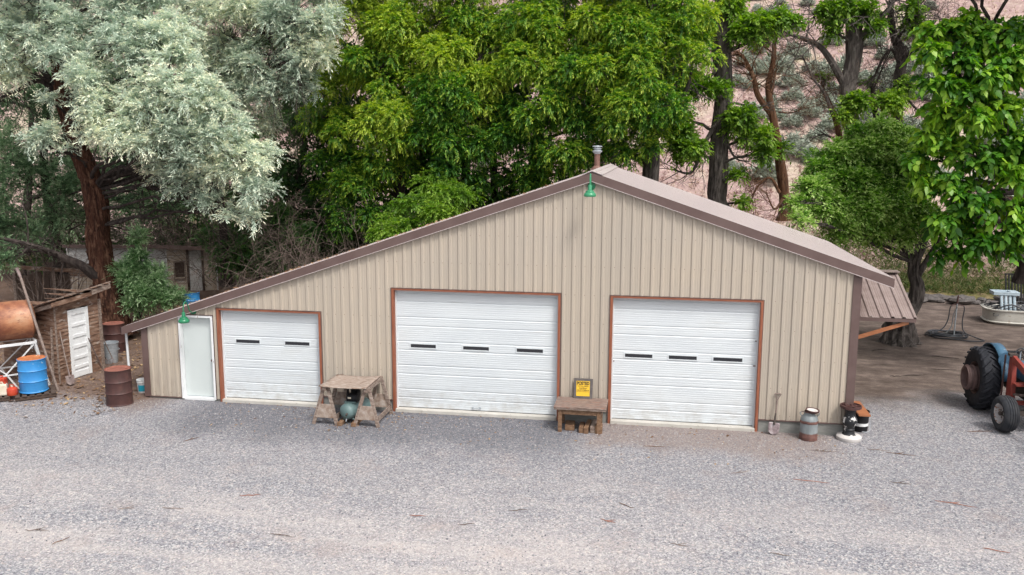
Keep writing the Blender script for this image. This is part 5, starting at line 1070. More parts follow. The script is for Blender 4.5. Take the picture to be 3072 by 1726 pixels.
make_tree('shade_tree', 'dark background tree behind the grey shed roof', 'tree', [(-20.32,18.0,1.4),(-20.38,18.0,4.04),(-19.98,18.0,7.71),(-19.6,18.0,11.28)], [.2, .17, .12, .08], [(-22.21,18.0,4.01,1.698),(-20.22,18.0,3.29,1.69),(-18.36,18.0,4.62,1.668),(-21.26,18.0,6.25,1.677),(-18.83,18.0,7.17,1.654),(-22.13,18.0,8.44,1.853),(-19.86,18.0,10.04,1.825),(-17.0,17.0,2.7,1.45),(-23.24,18.5,2.04,1.159),(-17.09,18.0,11.41,1.435),(-18.98,17.0,1.92,1.284),(-16.17,18.0,5.55,1.464),(-15.33,18.0,7.71,1.447),(-14.51,18.0,3.39,1.467),(-17.2,18.0,8.78,1.451),(-15.63,18.0,9.83,1.436),(-13.24,17.0,1.69,1.255)], 'bark_dark', 'lf_dark', 112, 7000, dict(k=8, L=.17, W=.07, length=.45, droop=.4, curl=.3), UG, m=9, twigs=6)
for bx_, by_, bl in [(-25.94,19.3,'dark bush behind the grey shed,left of its roof corner'),(-23.96,19.6,'dark bush directly behind the grey shed roof'),(-21.69,19.0,'dark bush just right behind the grey shed'),(-28.68,18.5,'dark bush behind the tumbledown brown shed'),(-31.34,18.5,'dark bush at the far left edge behind the tumbledown shed')]:
    make_tree('undergrowth_bush', bl, 'bush', [(bx_, by_, 0), (bx_, by_, .8), (bx_, by_, 1.6)], [.06, .05, .03], [(bx_+dx, by_+dy, z_, R_b) for dx, dy, z_, R_b in ((0, 0, 1.2, 1.3), (-1.2, .2, 1.0, 1.1), (1.2, .1, 1.1, 1.2), (.3, 0, 2.6, 1.2), (-.8, 0, 2.3, 1.1), (0, .4, 3.7, 1.0))], 'bark_dark', 'lf_dark', int(bx_*-7), 1500, LF_ELDER, 'dark bushes behind the old sheds', m=8, limb_r=.03)
# ---- silver olives
OL = [(-17.96,6.0,0.14),(-18.08,6.1,1.15),(-18.37,6.2,2.21),(-18.55,6.3,3.14),(-18.6,6.4,4.21),(-18.64,6.4,5.01),(-18.95,6.4,5.93),(-19.16,6.3,6.78),(-19.33,6.2,7.75),(-19.4,6.1,8.64),(-19.44,6.0,9.76)]
def olive_extra(b, rng, pts):
    for q, r0 in [([(-18.32,6.1,2.03),(-18.56,5.9,2.25),(-18.83,5.7,2.57),(-19.25,5.5,2.82),(-19.79,5.2,3.13),(-20.34,5.0,3.35),(-21.32,4.8,3.57)],0.2),([(-18.45,6.4,5.21),(-17.62,6.3,5.59),(-16.91,6.2,5.6),(-16.56,6.2,5.18),(-15.88,6.2,5.08),(-15.04,6.2,5.04),(-13.92,6.2,5.1)],0.17),([(-19.13,6.3,6.72),(-18.0,6.0,7.36),(-16.59,5.6,7.59),(-15.14,5.2,7.33),(-13.72,5.0,6.84)],0.12),([(-19.39,6.2,7.88),(-20.03,6.2,8.9),(-20.89,6.4,9.19),(-22.16,6.8,8.71)],0.13),([(-19.41,6.2,7.75),(-19.98,6.0,8.57),(-20.96,6.0,8.26),(-22.03,6.0,7.88)],0.1),([(-16.91,6.2,5.6),(-16.67,6.6,5.55),(-16.18,6.8,6.08),(-15.6,6.6,6.6)],0.08),([(-15.56,6.0,6.09),(-14.36,5.6,6.08),(-12.82,5.2,5.88)],0.05)]:
        q = smooth_path(q, 6); n = len(q); b.tube(q, [r0*(1-.75*i/(n-1)) for i in range(n)], 8, 0, False, True, .1, 0, 3); twiggy(b, q, rng, 14, 1.5, r0*.16, 2, .1)
OC = [(-20.61,5.5,10.58,1.014),(-19.73,5.0,9.65,1.059),(-20.67,5.2,8.95,0.887),(-17.83,4.6,9.11,0.853),(-19.21,5.2,7.95,0.253),(-16.8,4.2,8.48,0.958),(-15.55,4.2,9.39,1.063),(-14.34,4.0,8.56,0.994),(-15.82,3.8,7.52,0.884),(-14.56,3.8,7.17,1.055),(-13.62,4.0,7.87,0.935),(-15.23,3.8,6.71,0.827),(-16.39,3.8,6.82,0.654),(-13.95,4.2,6.48,0.953),(-12.88,4.4,6.96,0.891),(-12.49,4.8,6.01,0.847),(-13.41,4.8,5.76,0.792),(-14.47,5.0,5.44,0.743),(-12.3,5.0,5.22,0.612),(-12.93,5.0,4.41,0.395),(-12.41,5.0,4.36,0.369),(-13.83,5.0,4.89,0.433),(-19.08,4.8,6.77,0.401),(-19.52,4.8,6.52,0.352),(-18.85,4.8,6.95,0.325),(-18.43,4.8,6.28,0.175),(-15.86,5.0,10.54,1.09),(-18.03,5.4,10.4,0.997),(-11.9,5.2,6.13,0.465),(-14.62,4.6,9.65,0.952),(-19.3,5.4,11.62,1.62),(-20.58,6.5,14.68,2.308),(-16.69,6.5,14.28,2.135),(-15.91,5.0,11.58,1.564),(-15.35,5.4,5.85,0.63),(-13.24,4.2,7.65,0.706),(-16.86,4.0,7.59,0.478)]  # includes unseen top clumps above the view, added to deepen shade below
make_tree('russian_olive', 'big leaning silver leafed tree with shaggy red brown trunk at left', 'tree', OL, [.50, .44, .38, .36, .35, .34, .31, .27, .23, .2, .15], OC, 'bark_olive', 'lf_olive', 201, 25000, LF_OLIVE, 'silver leafed trees at the left', m=18, frac=.22, sides=60, rough=.24, twist=.06, extra=olive_extra, base_flare=1.25, dens_mat='bark_dark', shell=.7, limb_r=.07)
def arc(b, rng, pts):
    for q, r0 in [([(-16.66,11.0,7.06),(-15.73,10.0,8.61),(-14.71,9.0,9.49),(-13.75,8.6,10.17),(-12.77,8.4,10.58),(-11.78,8.4,10.56),(-10.79,8.4,10.99)],0.16),([(-14.56,9.0,9.62),(-13.05,8.6,9.56),(-12.27,8.4,8.88),(-11.92,8.2,8.34)],0.06),([(-16.09,9.6,9.35),(-14.57,9.0,9.28),(-13.32,8.8,8.79)],0.09),([(-13.4,8.5,10.34),(-12.55,8.5,10.2),(-11.38,8.4,10.04)],0.06),([(-15.86,9.6,8.03),(-14.31,9.0,8.54),(-12.98,8.6,7.83)],0.06)]:
        q = smooth_path(q, 6); n = len(q); b.tube(q, [r0*(1-.75*i/(n-1)) for i in range(n)], 7, 0, False); twiggy(b, q, rng, 16, 1.4, r0*.2, 2, .1)
OC2 = [(-16.74,9.6,11.36,1.133),(-15.2,9.2,10.73,1.183),(-13.66,8.8,10.91,1.089),(-12.19,8.4,10.96,1.066),(-11.15,8.2,10.53,0.725),(-11.31,8.2,9.63,0.663),(-12.39,8.4,9.54,0.941),(-13.88,8.8,9.46,0.962),(-15.27,9.2,9.38,0.912),(-13.1,8.6,8.37,0.752),(-14.33,9.0,8.27,0.767),(-12.0,8.4,8.55,0.607),(-15.44,9.4,8.15,0.853),(-14.02,9.2,7.31,0.634),(-14.63,9.4,12.22,1.663),(-11.68,8.6,11.87,1.197),(-17.08,9.8,10.15,1.006),(-16.38,9.8,8.88,0.721)]
make_tree('russian_olive', 'paler silver tree with long dark arching branch beside the box elders', 'tree', [(-17.81,13.5,0.66),(-17.69,13.2,3.37),(-17.35,12.3,5.68),(-16.64,11.0,7.5)], [.17, .15, .14, .13], OC2, 'bark_dark', 'lf_olive', 202, 13000, LF_OLIVE, 'silver leafed trees at the left', m=16, frac=.25, extra=arc, shell=.8, limb_r=.05)
OC3 = [(-17.22,8.5,5.77,1.13),(-18.58,8.5,6.04,0.994),(-23.36,9.0,5.12,1.188),(-22.66,9.5,4.2,1.056),(-24.18,9.0,3.61,0.902),(-21.91,10.0,3.57,0.765),(-23.06,9.0,3.03,0.749),(-19.01,9.0,4.58,0.728),(-19.21,9.0,8.29,1.288),(-23.03,9.5,7.46,1.339),(-24.35,9.5,5.98,1.207),(-17.73,10.0,4.25,0.747),(-21.81,9.6,5.26,0.9),(-20.82,5.0,2.98,0.443),(-20.79,4.6,2.83,0.322),(-16.76,6.0,4.92,0.287),(-16.67,5.6,3.59,0.207)]
make_tree('russian_olive', 'dull shaded olive behind the big trunk, thin grey green leaves', 'tree', [(-23.7,11.0,1.36),(-23.75,11.0,2.81),(-23.57,10.5,4.43),(-23.19,10.0,6.28),(-22.85,10.0,8.22)], [.2, .18, .15, .12], OC3, 'bark_dark', 'lf_olive_dull', 203, 5600, LF_OLIVE, 'silver leafed trees at the left', m=10, shell=.9, twigs=6, limb_r=.05)
make_tree('olive_sapling', 'bright green olive sapling in front of the grey shed', 'sapling', [(-17.32,6.4,0.7),(-17.12,6.3,1.55),(-17.21,6.3,2.37)], [.05, .045, .03], [(-16.86,6.0,3.55,0.184),(-17.02,6.0,3.35,0.211),(-17.12,6.2,2.65,0.346),(-17.37,6.2,2.24,0.401),(-16.94,6.2,2.12,0.454),(-17.27,6.2,1.63,0.483),(-16.69,6.2,1.58,0.508),(-16.31,6.4,1.43,0.43),(-15.95,6.4,1.37,0.295),(-17.16,6.2,1.16,0.349),(-16.5,6.3,2.12,0.347)], 'bark_dark', 'lf_sapling', 204, 2600, dict(k=12, L=.10, W=.03, length=.3, droop=.2, side=.8, tipbias=.7, curl=.1, tvar=.4, upbias=.6), None, m=7, limb_r=.03)
# ---- right side trees
CW = 'tall half bare trees at the foot of the hillside'
def limbset(paths, tw=10, tl=1.4, d=2):
    def f(b, rng, pts):
        for q, r0 in paths:
            q = smooth_path(q, 6); n = len(q); b.tube(q, [r0*(1-.7*i/(n-1)) for i in range(n)], 8, 0, False, True, .08, 0, 5); twiggy(b, q, rng, tw, tl, r0*.22, d)
    return f
RP_ = [([(2.26,14.0,7.7),(1.67,13.6,6.62),(1.24,13.4,5.61),(0.55,13.4,5.69)],0.1),([(2.32,14.0,8.0),(2.76,13.8,8.15),(3.49,13.6,7.98),(4.0,13.6,8.13)],0.06),([(2.39,14.0,10.05),(3.16,13.6,10.36),(3.7,13.4,10.77),(4.24,13.2,11.02)],0.09),([(2.36,14.0,7.08),(2.84,13.8,6.16),(3.36,13.6,6.01)],0.06),([(2.4,14.0,9.67),(1.68,14.0,10.81),(1.35,14.0,11.48)],0.1),([(2.11,14.0,9.45),(1.45,13.8,8.76),(0.71,13.6,7.99)],0.07)]
make_tree('black_cottonwood', 'thick dark furrowed twin trunk rising right of the ridge', 'tree', [(2.31,14.2,4.17),(2.27,14.2,4.73),(2.27,14.2,5.99),(2.3,14.2,7.4),(2.35,14.2,8.55),(2.25,14.2,9.69),(2.16,14.2,10.82),(2.17,14.2,11.86),(2.18,14.2,12.68)], [.36, .36, .36, .34, .32, .34, .36, .3, .24], [(2.97,13.4,10.71,0.49),(3.59,13.2,10.96,0.373),(4.23,13.2,11.09,0.334),(4.64,13.2,10.94,0.208),(1.06,13.6,8.75,0.58),(0.64,13.6,7.69,0.467),(2.09,13.2,8.64,0.304),(2.84,13.6,7.46,0.463),(3.54,13.6,6.93,0.462),(3.87,13.6,6.32,0.347),(1.06,13.4,6.46,0.544),(2.93,13.6,5.47,0.218),(3.17,13.6,4.5,0.172),(0.74,13.4,7.0,0.427),(3.21,13.6,7.68,0.323),(1.31,14.0,10.66,0.464),(2.62,14.0,11.6,0.459)], 'bark_grey', 'lf_cotton', 301, 3900, LF_COT, CW, m=20, frac=.22, flat=.85, sides=22, rough=.16, extra=limbset(RP_), shell=.9)
RP2 = [([(4.47,16.5,7.78),(3.85,16.5,8.59),(3.65,16.4,9.24),(3.29,16.4,9.96),(2.96,16.4,10.29)],0.14),([(4.34,16.5,8.43),(4.43,16.3,9.22),(4.48,16.2,9.61)],0.07),([(4.78,16.5,6.14),(4.16,16.3,6.63),(3.73,16.2,7.12)],0.05),([(4.89,16.5,4.72),(4.48,16.4,5.31),(4.0,16.3,4.97),(3.71,16.3,4.22)],0.07),([(5.03,16.5,4.47),(4.71,16.4,4.06),(4.34,16.3,4.73)],0.06),([(4.68,16.5,7.94),(5.14,16.3,7.89),(5.59,16.2,8.09)],0.04)]
make_tree('bare_tree', 'slender orange brown forked trunk, mostly bare, on the pink slope', 'tree', [(5.21,16.8,3.61),(5.12,16.7,4.55),(4.89,16.6,5.8),(4.65,16.5,6.96),(4.47,16.5,7.78),(4.24,16.5,8.84),(4.38,16.5,10.04),(4.34,16.5,11.55)], [.24, .22, .2, .17, .15, .13, .1, .07], [(4.19,16.4,11.06,0.245),(3.74,16.4,10.67,0.23),(4.91,16.4,6.47,0.2)], 'bark_rust', 'lf_cotton', 302, 220, LF_COT, CW, m=6, extra=limbset(RP2, 16, 1.6, 3), limb_r=.05, sides=12)
RP3 = [([(7.32,17.0,8.85),(6.6,16.8,9.96),(6.09,16.8,10.53),(5.36,16.8,10.86),(4.88,16.8,10.98)],0.16),([(7.72,17.0,10.76),(8.14,16.8,11.36),(8.53,16.6,11.71),(8.8,16.6,12.17)],0.17),([(7.38,17.0,11.79),(6.55,16.8,12.02),(5.8,16.8,11.56)],0.1),([(7.48,17.0,7.79),(6.89,16.8,7.79),(6.44,16.8,8.68),(5.93,16.8,9.33),(5.52,16.8,10.13)],0.1),([(7.23,17.0,6.73),(6.56,16.9,7.05),(6.07,16.8,6.89)],0.06)]
make_tree('black_cottonwood', 'tall grey trunk with a side limb, standing mid slope', 'tree', [(7.79,17.0,6.15),(7.68,17.0,7.14),(7.46,17.0,8.12),(7.35,17.0,8.93),(7.48,17.0,9.65),(7.51,17.0,10.45),(7.44,17.0,11.48),(7.49,17.0,12.58)], [.34, .32, .31, .30, .30, .32, .30, .24], [(6.84,16.6,11.75,0.485),(6.5,16.6,11.05,0.284),(7.76,16.6,11.73,0.362),(8.18,16.6,11.18,0.282),(7.56,16.0,8.23,0.443),(7.13,16.0,7.76,0.324),(9.42,16.6,11.85,0.279),(6.25,16.8,11.79,0.326)], 'bark_grey', 'lf_cotton', 303, 1300, LF_COT, CW, m=18, frac=.2, flat=.9, extra=limbset(RP3, 12, 1.8, 3), sides=20, rough=.14, shell=.9)
RP4 = [([(9.52,17.6,9.92),(9.75,17.4,10.3),(10.12,17.4,10.62)],0.1),([(9.46,17.6,9.68),(9.02,17.6,10.41),(8.48,17.4,9.51),(8.37,17.4,8.87)],0.08),([(9.36,17.6,8.95),(9.9,17.4,8.29),(10.35,17.2,7.79)],0.08),([(9.15,17.6,10.73),(9.43,17.4,11.5),(9.79,17.4,11.8)],0.08)]
make_tree('bare_tree', 'dark crooked trunk left of the heart leaved tree, twiggy and bare', 'tree', [(9.6,17.8,6.49),(9.49,17.7,7.48),(9.45,17.6,8.55),(9.46,17.6,9.68),(9.5,17.6,10.17),(9.14,17.6,10.89),(8.91,17.6,11.85),(8.94,17.6,12.64)], [.26, .24, .24, .22, .2, .16, .13, .1], [(8.92,16.6,8.26,0.448),(9.52,17.0,8.91,0.286),(9.64,17.0,11.36,0.283)], 'bark_dark', 'lf_cotton', 304, 650, LF_COT, CW, m=16, frac=.2, flat=.9, extra=limbset(RP4, 24, 1.8, 3), sides=12)
RP5 = [([(7.2,18.0,7.83),(6.74,18.0,8.58),(6.5,18.0,9.17)],0.07),([(7.22,18.0,7.49),(7.41,18.0,8.33),(7.21,18.0,8.91)],0.06)]
make_tree('bare_tree', 'thin rust brown stem just left of the tall grey trunk', 'tree', [(7.42,18.0,6.14),(7.41,18.0,6.73),(7.22,18.0,7.49),(6.88,18.0,8.33),(6.55,18.0,9.0),(6.61,18.0,9.41)], [.15, .14, .12, .1, .07, .04], [(6.61,18.0,9.33,0.085)], 'bark_rust', 'lf_cotton', 305, 20, LF_COT, CW, m=4, extra=limbset(RP5, 18, 1.5, 3), sides=10)
RP6 = [([(8.71,17.4,7.31),(8.35,17.2,8.45),(8.66,17.2,9.66),(8.89,17.2,10.29)],0.06),([(8.7,17.4,7.48),(8.9,17.2,8.45),(9.11,17.2,8.85)],0.05)]
make_tree('bare_tree', 'leafless many stemmed tree between the grey and the crooked trunks', 'tree', [(8.87,17.4,6.15),(8.79,17.4,6.82),(8.7,17.4,7.48),(8.49,17.4,8.3),(8.27,17.4,9.11)], [.14, .12, .1, .07, .03], [(8.31,17.4,9.11,0.083)], 'bark_dark', 'lf_cotton', 306, 20, LF_COT, CW, m=4, extra=limbset(RP6, 24, 1.6, 3), sides=10)
ST = [(8.29,10.5,-0.09),(8.28,10.5,0.44),(8.33,10.5,0.85),(8.7,10.6,1.33),(8.73,10.6,1.94),(8.6,10.6,2.62),(8.84,10.8,3.54),(8.69,11.0,4.59)]
def plum_extra(b, rng, pts):
    for q, r0 in [([(8.7,10.6,2.21),(8.96,10.4,2.92),(9.22,10.2,3.61),(9.54,10.0,4.16)],0.13),([(8.6,10.6,2.68),(8.04,10.6,3.41),(7.23,10.6,4.06),(6.18,10.6,4.58)],0.1)]:
        q = smooth_path(q, 6); n = len(q); b.tube(q, [r0*(1-.7*i/(n-1)) for i in range(n)], 8, 0, False); twiggy(b, q, rng, 8, 1.2, r0*.25, 1)
    for k in range(6):
        a = k*1.05; c = Vector(pts[0]); b.tube([c+Vector((.3*math.cos(a), .3*math.sin(a), .25)), c+Vector((.62*math.cos(a), .62*math.sin(a), .06)), c+Vector((1.0*math.cos(a), 1.0*math.sin(a), -.04))], [.15, .1, .03], 8, 0, False)
PLC = [(5.42,10.5,5.94,0.556),(6.12,10.8,6.22,0.628),(7.02,11.0,6.36,0.698),(7.81,11.0,6.36,0.695),(6.47,10.6,5.4,0.799),(7.5,10.8,5.47,0.834),(5.08,9.8,5.08,0.546),(5.77,9.8,4.61,0.648),(6.72,10.0,4.54,0.752),(7.73,10.2,4.68,0.718),(4.92,9.4,4.56,0.372),(6.07,9.8,3.86,0.513),(7.1,10.0,3.73,0.514),(8.05,10.2,3.8,0.48),(4.4,9.0,4.71,0.201),(8.35,10.6,5.56,0.55),(8.53,10.0,4.37,0.542),(6.78,11.0,6.98,0.348),(7.49,11.0,7.18,0.381),(8.1,11.0,6.91,0.346),(4.46,8.4,4.29,0.197)]
make_tree('plum_tree', 'round dense small leafed tree with thick gnarled base behind the awning', 'tree', ST, [.52, .46, .42, .22, .2, .2, .14, .08], PLC, 'bark_grey', 'lf_plum', 401, 12500, LF_PLUM, None, m=13, frac=.30, sides=30, rough=.30, twist=.02, extra=plum_extra, base_flare=1.3, shell=.7)
CAT = [(7.96,8.0,9.95,0.428),(8.51,8.0,10.18,0.486),(9.19,8.4,10.4,0.307),(9.65,7.6,9.76,0.596),(7.72,7.6,9.32,0.454),(8.35,7.4,9.12,0.479),(9.0,7.6,9.54,0.449),(7.96,7.4,8.42,0.482),(8.64,7.2,8.28,0.537),(9.37,7.0,8.55,0.588),(9.93,7.0,9.0,0.555),(8.19,7.4,7.59,0.484),(8.81,7.0,7.46,0.505),(9.5,6.8,7.57,0.586),(10.04,6.8,6.99,0.499),(8.02,7.6,6.88,0.491),(7.78,7.8,6.2,0.435),(8.45,7.2,6.52,0.543),(9.17,6.8,6.29,0.593),(9.9,6.6,5.89,0.587),(7.95,7.4,5.6,0.43),(8.46,6.8,5.45,0.509),(9.03,6.4,5.07,0.589),(9.74,6.2,4.92,0.582),(8.48,6.6,4.51,0.508),(8.04,7.0,4.47,0.304),(9.01,6.4,4.01,0.504),(9.61,6.2,3.86,0.498),(8.34,7.0,3.53,0.232),(8.91,6.8,3.51,0.242),(9.98,6.0,4.42,0.434),(10.16,8.0,10.03,0.361),(10.48,7.0,8.94,0.756),(10.54,6.6,6.64,0.756),(10.57,6.2,4.64,0.696),(8.86,8.0,12.71,1.194),(10.14,7.0,12.43,1.253),(7.73,9.0,12.79,1.061),(10.96,6.5,9.99,1.129),(11.02,6.0,7.2,1.127)]  # includes clumps above the view, added to shade the dirt yard
def cat_extra(b, rng, pts):
    for q, r0 in [([(10.54,9.0,6.65),(9.85,8.6,7.51),(9.42,8.4,9.08),(8.94,8.4,9.99)],0.13),([(10.88,9.0,5.51),(9.91,8.4,6.02),(9.07,7.8,5.42),(8.44,7.4,4.57)],0.09),([(10.51,9.0,6.96),(9.44,8.4,7.5),(8.68,8.2,8.89),(8.48,8.0,9.11)],0.08)]:
        q = smooth_path(q, 6); n = len(q); b.tube(q, [r0*(1-.7*i/(n-1)) for i in range(n)], 8, 0, False); twiggy(b, q, rng, 6, 1.0, r0*.2, 1)
    for _ in range(60):
        c = CAT[int(rng.integers(len(CAT)))]; p = Vector((c[0]+rng.normal(0, .5)*c[3], c[1]-abs(rng.normal(0, .5))*c[3], c[2]-rng.random()*.6*c[3])); b.tube([p, p+Vector((.02, 0, -.18)), p+Vector((0, .01, -.36))], .009, 4, 0, False)
make_tree('catalpa_tree', 'large tree with big heart shaped leaves hanging over the right edge', 'tree', [(11.94,10.0,2.35),(11.74,9.8,3.38),(11.34,9.4,4.72),(11.06,9.2,5.7),(10.57,9.0,6.96),(10.07,8.8,8.5),(9.64,8.6,10.0)], [.3, .26, .23, .2, .16, .12, .08], CAT, 'bark_dark', 'lf_catalpa', 501, 4700, LF_CAT, None, m=14, frac=.25, flat=.65, extra=cat_extra, shell=.7)
# ---------------------------------------------------------------- dead brush
def brush(name, label, centre, R, num, seed, L=1.5, r=.016, group='tangles of dead twigs'):
    rng = np.random.default_rng(seed); m = MB(); c = Vector(centre)
    for _ in range(num):
        a = rng.uniform(0, 6.28); p = c+Vector((R*math.cos(a)*rng.random()*.6, R*.5*math.sin(a)*rng.random(), 0)); d = Vector((math.cos(a)*.8, math.sin(a)*.5, 1.1)).normalized(); q = []
        for k in range(7): q.append(p.copy()); d = (d+Vector(rng.normal(0, .25, 3))+Vector((0, 0, -.06*k))).normalized(); p = p+d*L*rng.uniform(.7, 1.1)*R/7*1.4
        m.tube(q, [r*(1-.12*k) for k in range(7)], 4, 0, False); twiggy(m, q, rng, 7, L*.6, r*.5, 2, .12)
    o = m.build(name, 'twig', None, centre); o.location = centre; return tag(o, label, 'dead brush', group)
for cc, R_2, nn_, lb in [((-17.46,14.0,1.96),2.4,26,'dead twig tangle right of the grey shed'),((-15.46,13.6,2.72),2.2,22,'dead twig tangle under the sparse green tree'),((-21.25,16.5,2.29),2.6,26,'dead twig tangle above the grey shed roof'),((-23.06,9.0,3.03),2.4,26,'dead twig tangle left of the big shaggy trunk'),((-11.51,10.0,2.59),2.0,22,'dead twig tangle against the left roof slope'),((-13.43,10.5,2.49),2.2,24,'dead twig tangle between the left eave and the blue drum'),((-10.07,10.8,3.72),1.8,16,'dead twig tangle low beside the bright sapling'),((3.94,16.0,3.54),2.0,20,'dead twig tangle between the twin trunk and the orange trunk')]:
    brush('dead_brush', lb, (cc[0], cc[1], max(-.1, min(cc[2], .6))), R_2, nn_, int(abs(cc[0]*100)), 1.7)
# ---------------------------------------------------------------- sagebrush on the hillside
def hz(x, y): return float(hill_z(np.array([[x]]), np.array([[y]]))[0, 0])
rng = np.random.default_rng(77); SG = []
for k in range(4):
    n = 230; d = nrm(rng.normal(size=(n, 3))); d[:, 2] = np.abs(d[:, 2]); p = d*rng.uniform(.35, .8, (n, 1))*np.array([.62, .62, .62])*(1+.25*np.sin(d[:, :1]*5+k)); p[:, 2] += .08
    o = leaves('sagebrush', None, 'lf_sage', p, d, np.full(n, .5), rng, 7, .15, .065, .2, droop=.0, upbias=.7, tvar=.5); SG.append(o.data); bpy.data.objects.remove(o)
pts_ = []; tries = 0
while len(pts_) < 290 and tries < 9000:
    tries += 1; y = 25+85*rng.random()**1.1; x = rng.uniform(-.62, .42)*(y+20)
    frac_ = x/(y+20)
    if frac_ < .08 and rng.random() < .95: continue
    if y < 31 and rng.random() < .6: continue
    if wav(np.array(x), np.array(y), 31, .12) < -.12 and rng.random() < .7: continue
    if all((x-a)**2+(y-b)**2 > .9 for a, b in pts_): pts_.append((x, y))
for i, (x, y) in enumerate(pts_):
    o = bpy.data.objects.new('sagebrush', SG[i % 4]); COL.objects.link(o); s_ = rng.uniform(.8, 1.7); o.location = (x, y, hz(x, y)-.06); o.scale = (s_*1.15, s_, s_*rng.uniform(.9, 1.2)); o.rotation_euler = (0, 0, rng.uniform(0, 6.28))
    tag(o, 'grey green sagebrush on the dry pink hillside', 'sagebrush', 'sagebrush on the hillside')
# ---------------------------------------------------------------- bank grass, litter, stones, sticks
rng = np.random.default_rng(5); n = 5200; x = rng.uniform(1, 22, n); y = 20.3+rng.random(n)**1.4*5.5
z = hill_z(x[None], y[None])[0]; p = np.stack([x, y, z], 1); d = np.tile([0, 0, 1.], (n, 1))+rng.normal(0, .25, (n, 3)); ct = np.clip(.5+.5*wav(x, y, 41, .9)+rng.normal(0, .15, n), 0, 1)
o = leaves('bank_grass', None, 'lf_grass', p, d, ct, rng, 5, .30, .035, .28, droop=.15, upbias=.9, side=.5, tipbias=.3); tag(o, 'rank green and straw grass along the foot of the bank', kind='stuff')
n = 16000; y = 21.5+75*rng.random(n)**1.3; x = rng.uniform(-.6, .5, n)*(y+20); z = hill_z(x[None], y[None])[0]; ct = np.clip(.5+1.2*wav(x, y, 43, .25)+rng.normal(0, .2, n), 0, 1)
o = leaves('hillside_grass', None, 'lf_straw', np.stack([x, y, z], 1), np.tile([0, 0, 1.], (n, 1)), ct, rng, 4, .26, .07, .12, droop=.1, upbias=.9, side=.7, tipbias=.2); tag(o, 'tufts of dry pink and straw grass covering the hillside', kind='stuff')
def flakes(name, label, x, y, z, size, mat, seed, flat=True):
    rng = np.random.default_rng(seed); n = len(x); a = rng.uniform(0, 6.28, n); s_ = size*rng.lognormal(0, .45, n); asp = rng.uniform(.3, .9, n)
    u = np.stack([np.cos(a), np.sin(a), rng.normal(0, .25, n)], 1)*s_[:, None]; v = np.stack([-np.sin(a), np.cos(a), rng.normal(0, .25, n)], 1)*(s_*asp)[:, None]; c = np.stack([x, y, z+s_*.35], 1)
    V = np.stack([c-u, c-v*.8, c+u, c+v], 1).reshape(-1, 3); T_ = np.repeat(np.clip(rng.normal(.5, .28, n), 0, 1), 4)
    o = quads_mesh(name, V, np.arange(4*n).reshape(-1, 4), T_, mat, None); return tag(o, label, kind='stuff')
n = 14000; x = rng.uniform(-22, -11.5, n); y = rng.uniform(-2.2, 14, n); k = (x < -13.15) & (rng.random(n) < np.clip((y+2.6)/3, .02, 1)); x, y = x[k], y[k]
flakes('leaf_litter', 'dry brown leaf litter on the ground at the left of the shop', x, y, ground_z(x, y), .035, 'litter', 3)
n = 900; x = np.concatenate([rng.uniform(-11, 4.5, n), rng.normal(-7, 1.2, 300)]); y = np.concatenate([-.08-rng.random(n)**2*2.5, -.3-rng.random(300)**2*1.5]); flakes('door_litter', 'small dry leaves blown along the foot of the garage doors', x, y, ground_z(x, y), .018, 'litter', 4)
n = 500; x = rng.uniform(-12.5, -2.5, n); y = -.05+rng.random(n)**1.5*1.5; flakes('roof_litter', 'dead leaves caught along the left roof edge', x, y, 5.985-.338*np.abs(x+1.49), .03, 'litter', 6)
stm = leafm('loose_gravel_stone', (.10, .10, .12), (.24, .24, .255), (.42, .41, .40), 0., .95); M['stone'] = stm
def stones(n, seed):
    rng = np.random.default_rng(seed); x = rng.uniform(-15, 11, n); y = -19+19*rng.random(n)**.9; y = np.where((y > -.3), -.3-rng.random(n), y)
    s_ = .0085*rng.lognormal(0, .3, n)*(1+.35*(y > -8)); a = rng.uniform(0, 6.28, n); c = np.stack([x, y, ground_z(x, y)], 1)
    e = [np.stack([np.cos(a+q)*s_*rng.uniform(.7, 1.2, n), np.sin(a+q)*s_*rng.uniform(.7, 1.2, n), -.2*s_], 1) for q in (0, 1.57, 3.14, 4.71)]
    tt = [v*.55+np.stack([s_*0, s_*0, s_*rng.uniform(.6, 1.1, n)], 1) for v in e]
    V = np.stack([c+v for v in e]+[c+v for v in tt], 1).reshape(-1, 3); b = (np.arange(n)*8)[:, None]
    F = np.concatenate([b+np.array(q) for q in ((4, 5, 6, 7), (0, 1, 5, 4), (1, 2, 6, 5), (2, 3, 7, 6), (3, 0, 4, 7))], 0)
    o = quads_mesh('loose_gravel', V, F, np.repeat(np.clip(rng.normal(.5, .27, n), 0, 1), 8), 'stone', None); tag(o, 'loose grey gravel stones over the whole yard', kind='stuff')
stones(50000, 8)
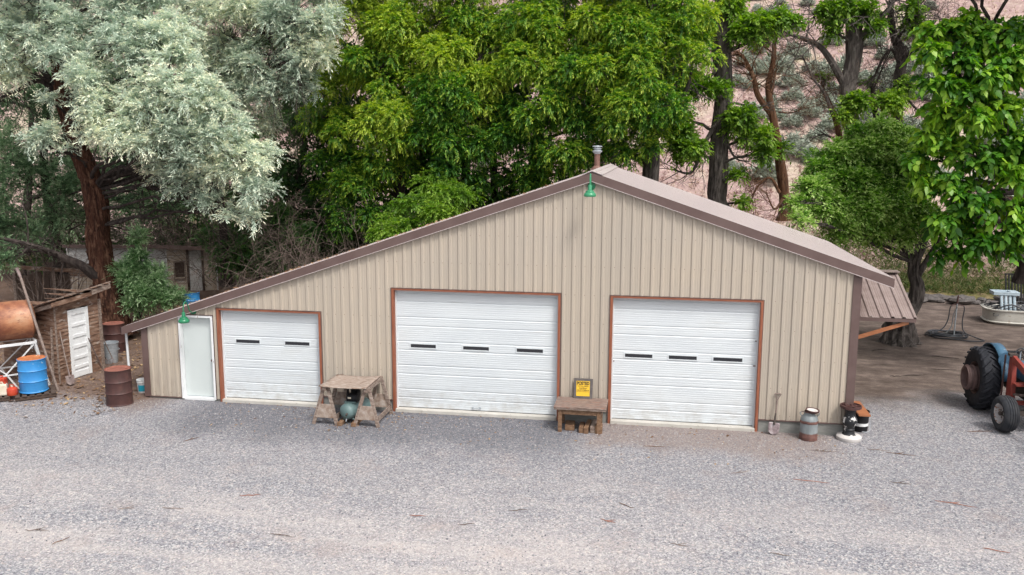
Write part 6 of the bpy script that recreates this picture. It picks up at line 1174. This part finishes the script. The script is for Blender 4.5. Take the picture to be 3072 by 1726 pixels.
STK = [(-10.33,-7.66,0.0,0.15,0.42),(-9.66,-7.94,0.0,1.3,0.34),(-8.54,-6.41,0.0,0.0,0.42),(-7.42,-5.62,0.0,0.4,0.38),(-6.13,-7.11,0.0,-0.1,0.42),(-10.17,-2.89,0.0,1.0,0.4),(-9.36,-6.57,0.0,0.3,0.3),(-4.06,-5.95,0.0,0.1,0.3),(-3.13,-6.13,0.0,0.4,0.3),(0.11,-1.52,0.0,0.0,0.5),(1.86,-2.76,-0.0,0.5,0.45),(3.19,-3.0,0.0,-0.1,0.7),(3.75,-1.17,-0.0,0.0,0.6),(5.37,-1.05,0.0,-0.2,0.6),(4.95,-0.89,0.0,-0.1,0.5),(5.66,-3.7,0.0,-0.3,0.7),(4.92,-2.8,0.0,-0.1,0.4),(-0.39,-4.84,0.0,-0.6,0.35),(2.16,-6.37,0.0,-0.2,0.35),(-0.69,-5.58,0.0,-0.4,0.3),(-2.32,-5.39,0.0,0.3,0.35),(7.62,0.87,0.0,0.2,0.6),(0.54,-6.31,0.0,-0.2,0.3),(5.69,-5.61,0.0,-0.3,0.4)]
r = random.Random(2)
for i, (x, y, z, a, L) in enumerate(STK):
    m = MB(); q = [(-L/2+L*k/5, r.uniform(-.02, .02), .012+r.uniform(0, .008)) for k in range(6)]; m.tube(q, [.004, .007, .008, .007, .006, .003], 5, 0)
    if r.random() < .6: m.tube([q[2], (q[2][0]+.08, .06, .02), (q[2][0]+.14, .11, .02)], [.007, .006, .003], 4)
    o = m.build('fallen_twig', ('twig', 'bark_rust', 'handle', 'redwood')[i % 4], None); o.location = (x, y, 0); o.rotation_euler = (0, 0, a)
    tag(o, 'small dry stick lying on the grey gravel', 'twig', 'dry sticks scattered on the gravel')
for i in range(14):
    x, y = r.uniform(5.2, 10.5), r.uniform(3.5, 12); a = r.uniform(-.5, .5); L = r.uniform(.3, .9); m = MB(); q = [(-L/2+L*k/5, r.uniform(-.04, .04), .012) for k in range(6)]; m.tube(q, [.006, .012, .013, .011, .009, .004], 5, 0)
    o = m.build('fallen_twig', 'bark_dark', None); o.location = (x, y, 0); o.rotation_euler = (0, 0, a); tag(o, 'dark thin stick lying on the bare brown dirt', 'twig', 'dark sticks scattered on the dirt yard')
